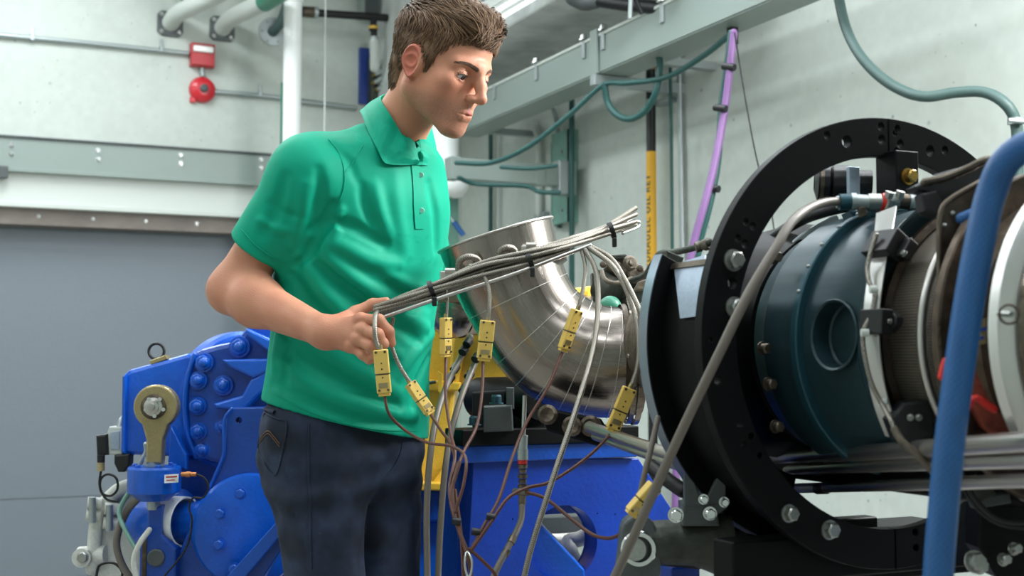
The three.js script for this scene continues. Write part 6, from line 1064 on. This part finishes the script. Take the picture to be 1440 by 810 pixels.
  part('placket', strip(dense([[584, 225], [587, 262], [588, 290], [590, 322]], 14), .011, .0025), polo, shirt);
  for (const [x, y] of [[592, 246], [593, 296]]) { const p = surf(x, y, .0035); part('button', place(lathe([[0, 0], [.0045, 0], [.0052, .001], [.0045, .002], [0, .0016]], 20), p, CAM.clone().sub(p)), std({ c: 0x8fd0ba, r: .25 }), shirt); }
  const collar = (topC, botC, bulge) => { const ct = new THREE.CatmullRomCurve3(topC.map(q => at(...q))), cb = new THREE.CatmullRomCurve3(botC.map(q => at(...q))), n = 40, m = 8, pos = [], idx = []; const cen = at(556, 180, 2.465);
    for (const sgn of [1, -1]) for (let i = 0; i <= n; i++) for (let j = 0; j <= m; j++) { const a = ct.getPoint(i / n), b = cb.getPoint(i / n), u = j / m, p = a.clone().lerp(b, u), o = p.clone().sub(cen); o.y *= .2; o.normalize(); p.addScaledVector(o, bulge * Math.sin(Math.PI * Math.min(1, u * 1.15)) + sgn * .0016); pos.push(p.x, p.y, p.z); }
    const w = m + 1, S = (n + 1) * w; for (const o of [0, S]) for (let i = 0; i < n; i++) for (let j = 0; j < m; j++) { const a = o + i * w + j; idx.push(a, a + 1, a + w, a + 1, a + w + 1, a + w); }
    const edge = []; for (let j = 0; j <= m; j++) edge.push(j); for (let i = 1; i <= n; i++) edge.push(i * w + m); for (let j = m - 1; j >= 0; j--) edge.push(n * w + j); for (let i = n - 1; i >= 0; i--) edge.push(i * w); for (let k = 0; k + 1 < edge.length; k++) idx.push(edge[k], edge[k + 1], S + edge[k], edge[k + 1], S + edge[k + 1], S + edge[k]);
    const g = new THREE.BufferGeometry(); g.setAttribute('position', new THREE.Float32BufferAttribute(pos, 3)); g.setIndex(idx); return toCreasedNormals(g.toNonIndexed(), 1.0); };
  const neckSurf = (x, y) => { const p = hit(q => { const l = V(...q).applyMatrix4(HI); return headF(A3(l)); }, x, y); return p; };
  const lift = (p, o) => { const n = V(0, 0, 0); ['x', 'y', 'z'].forEach((k, i) => { const a = A3(p), b = A3(p); a[i] += .004; b[i] -= .004; n[k] = shirtBase(a) - shirtBase(b); }); return p.clone().addScaledVector(n.normalize(), o); };
  const depthOf = (x, y, o) => { const p = surf(x, y, 0); return p ? CAM.distanceTo(lift(p, o)) / dirOf(x, y).length() : 2.45; };
  const nd = (x, y, o) => { const p = neckSurf(x, y); return p ? CAM.distanceTo(p) / dirOf(x, y).length() - o : 2.45; };
  const topN = [[537, 143], [550, 163], [561, 182], [572, 202], [586, 221]].map(([x, y]) => [x, y, Math.min(nd(x, y, .006), depthOf(x, y, .012))]);
  const botN = [[511, 164], [521, 190], [533, 214], [539, 226], [544, 230], [562, 232], [588, 231]].map(([x, y], i) => [x, y, Math.min(depthOf(x, y, .009), i ? 9 : 2.43)]);
  part('collar', [collar([[562, 128, 2.56], [540, 133, 2.52], ...topN], [[556, 140, 2.59], [512, 152, 2.53], ...botN], .006),
    collar([[562, 128, 2.56], [590, 140, 2.555], [600, 170, 2.53], [599, 198, 2.48], [590, 213, 2.42], [581, 218, nd(581, 219, .004)]], [[556, 140, 2.59], [592, 158, 2.59], [609, 190, 2.57], [613, 232, 2.5], [596, 232, depthOf(596, 232, .006)], [584, 232, depthOf(584, 232, .004)]], .005)], polo, shirt);
  // jeans
  const denimMap = dataTex(512, (u, v, i, j) => { const tw = .5 + .5 * Math.sin((u * 128 + v * 128) * 2 * Math.PI), n = fbm(u, v, 5, 61, 5), m = hash(i, j, 5); const s = .62 + .75 * (n - .42) + .1 * tw + .12 * (m - .5); return [clamp(s * .98), clamp(s), clamp(s * 1.03)]; }, true, 5), denimBump = dataTex(256, (u, v) => clamp(.5 + .35 * Math.sin((u * 64 + v * 64) * 2 * Math.PI)), false, 8);
  const denim = std({ c: 0x2d3b54, r: .85, map: denimMap, bumpMap: denimBump, bumpScale: .0003 });
  const jeans = part('jeans', sdfMesh(jeansF, ...bb([...legs.flat().map(A3), A3(hipC)], .19), .0065), denim, T);
  const jh = (x, y, off) => { const p = hit(jeansF, x, y, 2.1, 2.9); return p ? p.addScaledVector(CAM.clone().sub(p).normalize(), off) : null; };
  const jt = (ps, r, off, n = 30) => { const P = dense(ps, n).map(([x, y]) => jh(x, y, off)).filter(Boolean); return new THREE.TubeGeometry(new THREE.CatmullRomCurve3(P), 80, r, 6); };
  part('side_seam', jt([[434, 596], [434, 650], [436, 720], [438, 800]], .0022, .0005), denim, jeans);
  part('pocket', (() => { const ps = [[366, 578], [392, 590], [402, 592], [396, 640], [386, 668], [366, 640], [361, 610]]; const c = dense(ps.concat([ps[0]]), 60).map(([x, y]) => jh(x, y, .002)).filter(Boolean); return new THREE.TubeGeometry(new THREE.CatmullRomCurve3(c, true), 120, .0016, 6, true); })(), denim, jeans);
  part('pocket_stitch', [jt([[364, 620], [371, 610], [377, 606], [385, 614], [393, 624]], .0009, .002, 14), jt([[364, 624], [371, 614], [377, 610], [385, 618], [393, 628]], .0009, .002, 14)], std({ c: 0x6a4a34, r: .7 }), jeans, { label: 'brown stitched chevron' });
  { const b = [jt([[366, 574], [374, 576], [386, 580]], .004, .003, 10)]; part('belt_loop', b, denim, jeans); }
  part('fly_seam', jt([[566, 622], [562, 640], [548, 664], [538, 676]], .0016, .0005), denim, jeans);
  for (const [h, k, f] of legs) { const base = V(f.x, 0, f.z), sh = uni([cap(A3(base.clone().addScaledVector(BF, -.04).setY(.05)), A3(base.clone().addScaledVector(BF, .17).setY(.038)), .045, .036), cap(A3(base.clone().setY(.06)), A3(base.clone().setY(.1)), .048, .044)], .03); const s = part('shoe', sdfMesh(p => smax(sh(p), .012 - p[1], .004), ...bb([A3(base.clone().addScaledVector(BF, -.1)), A3(base.clone().addScaledVector(BF, .22)), [base.x, .12, base.z]], .07), .006), M.rubber, T); part('sole', sdfMesh(p => smax(smax(sh(p) - .004, p[1] - .014, .002), .001 - p[1], .001), ...bb([A3(base.clone().addScaledVector(BF, -.1)), A3(base.clone().addScaledVector(BF, .22)), [base.x, .05, base.z]], .07), .006), M.castTan, s); }
}
renderer.render(scene, camera);
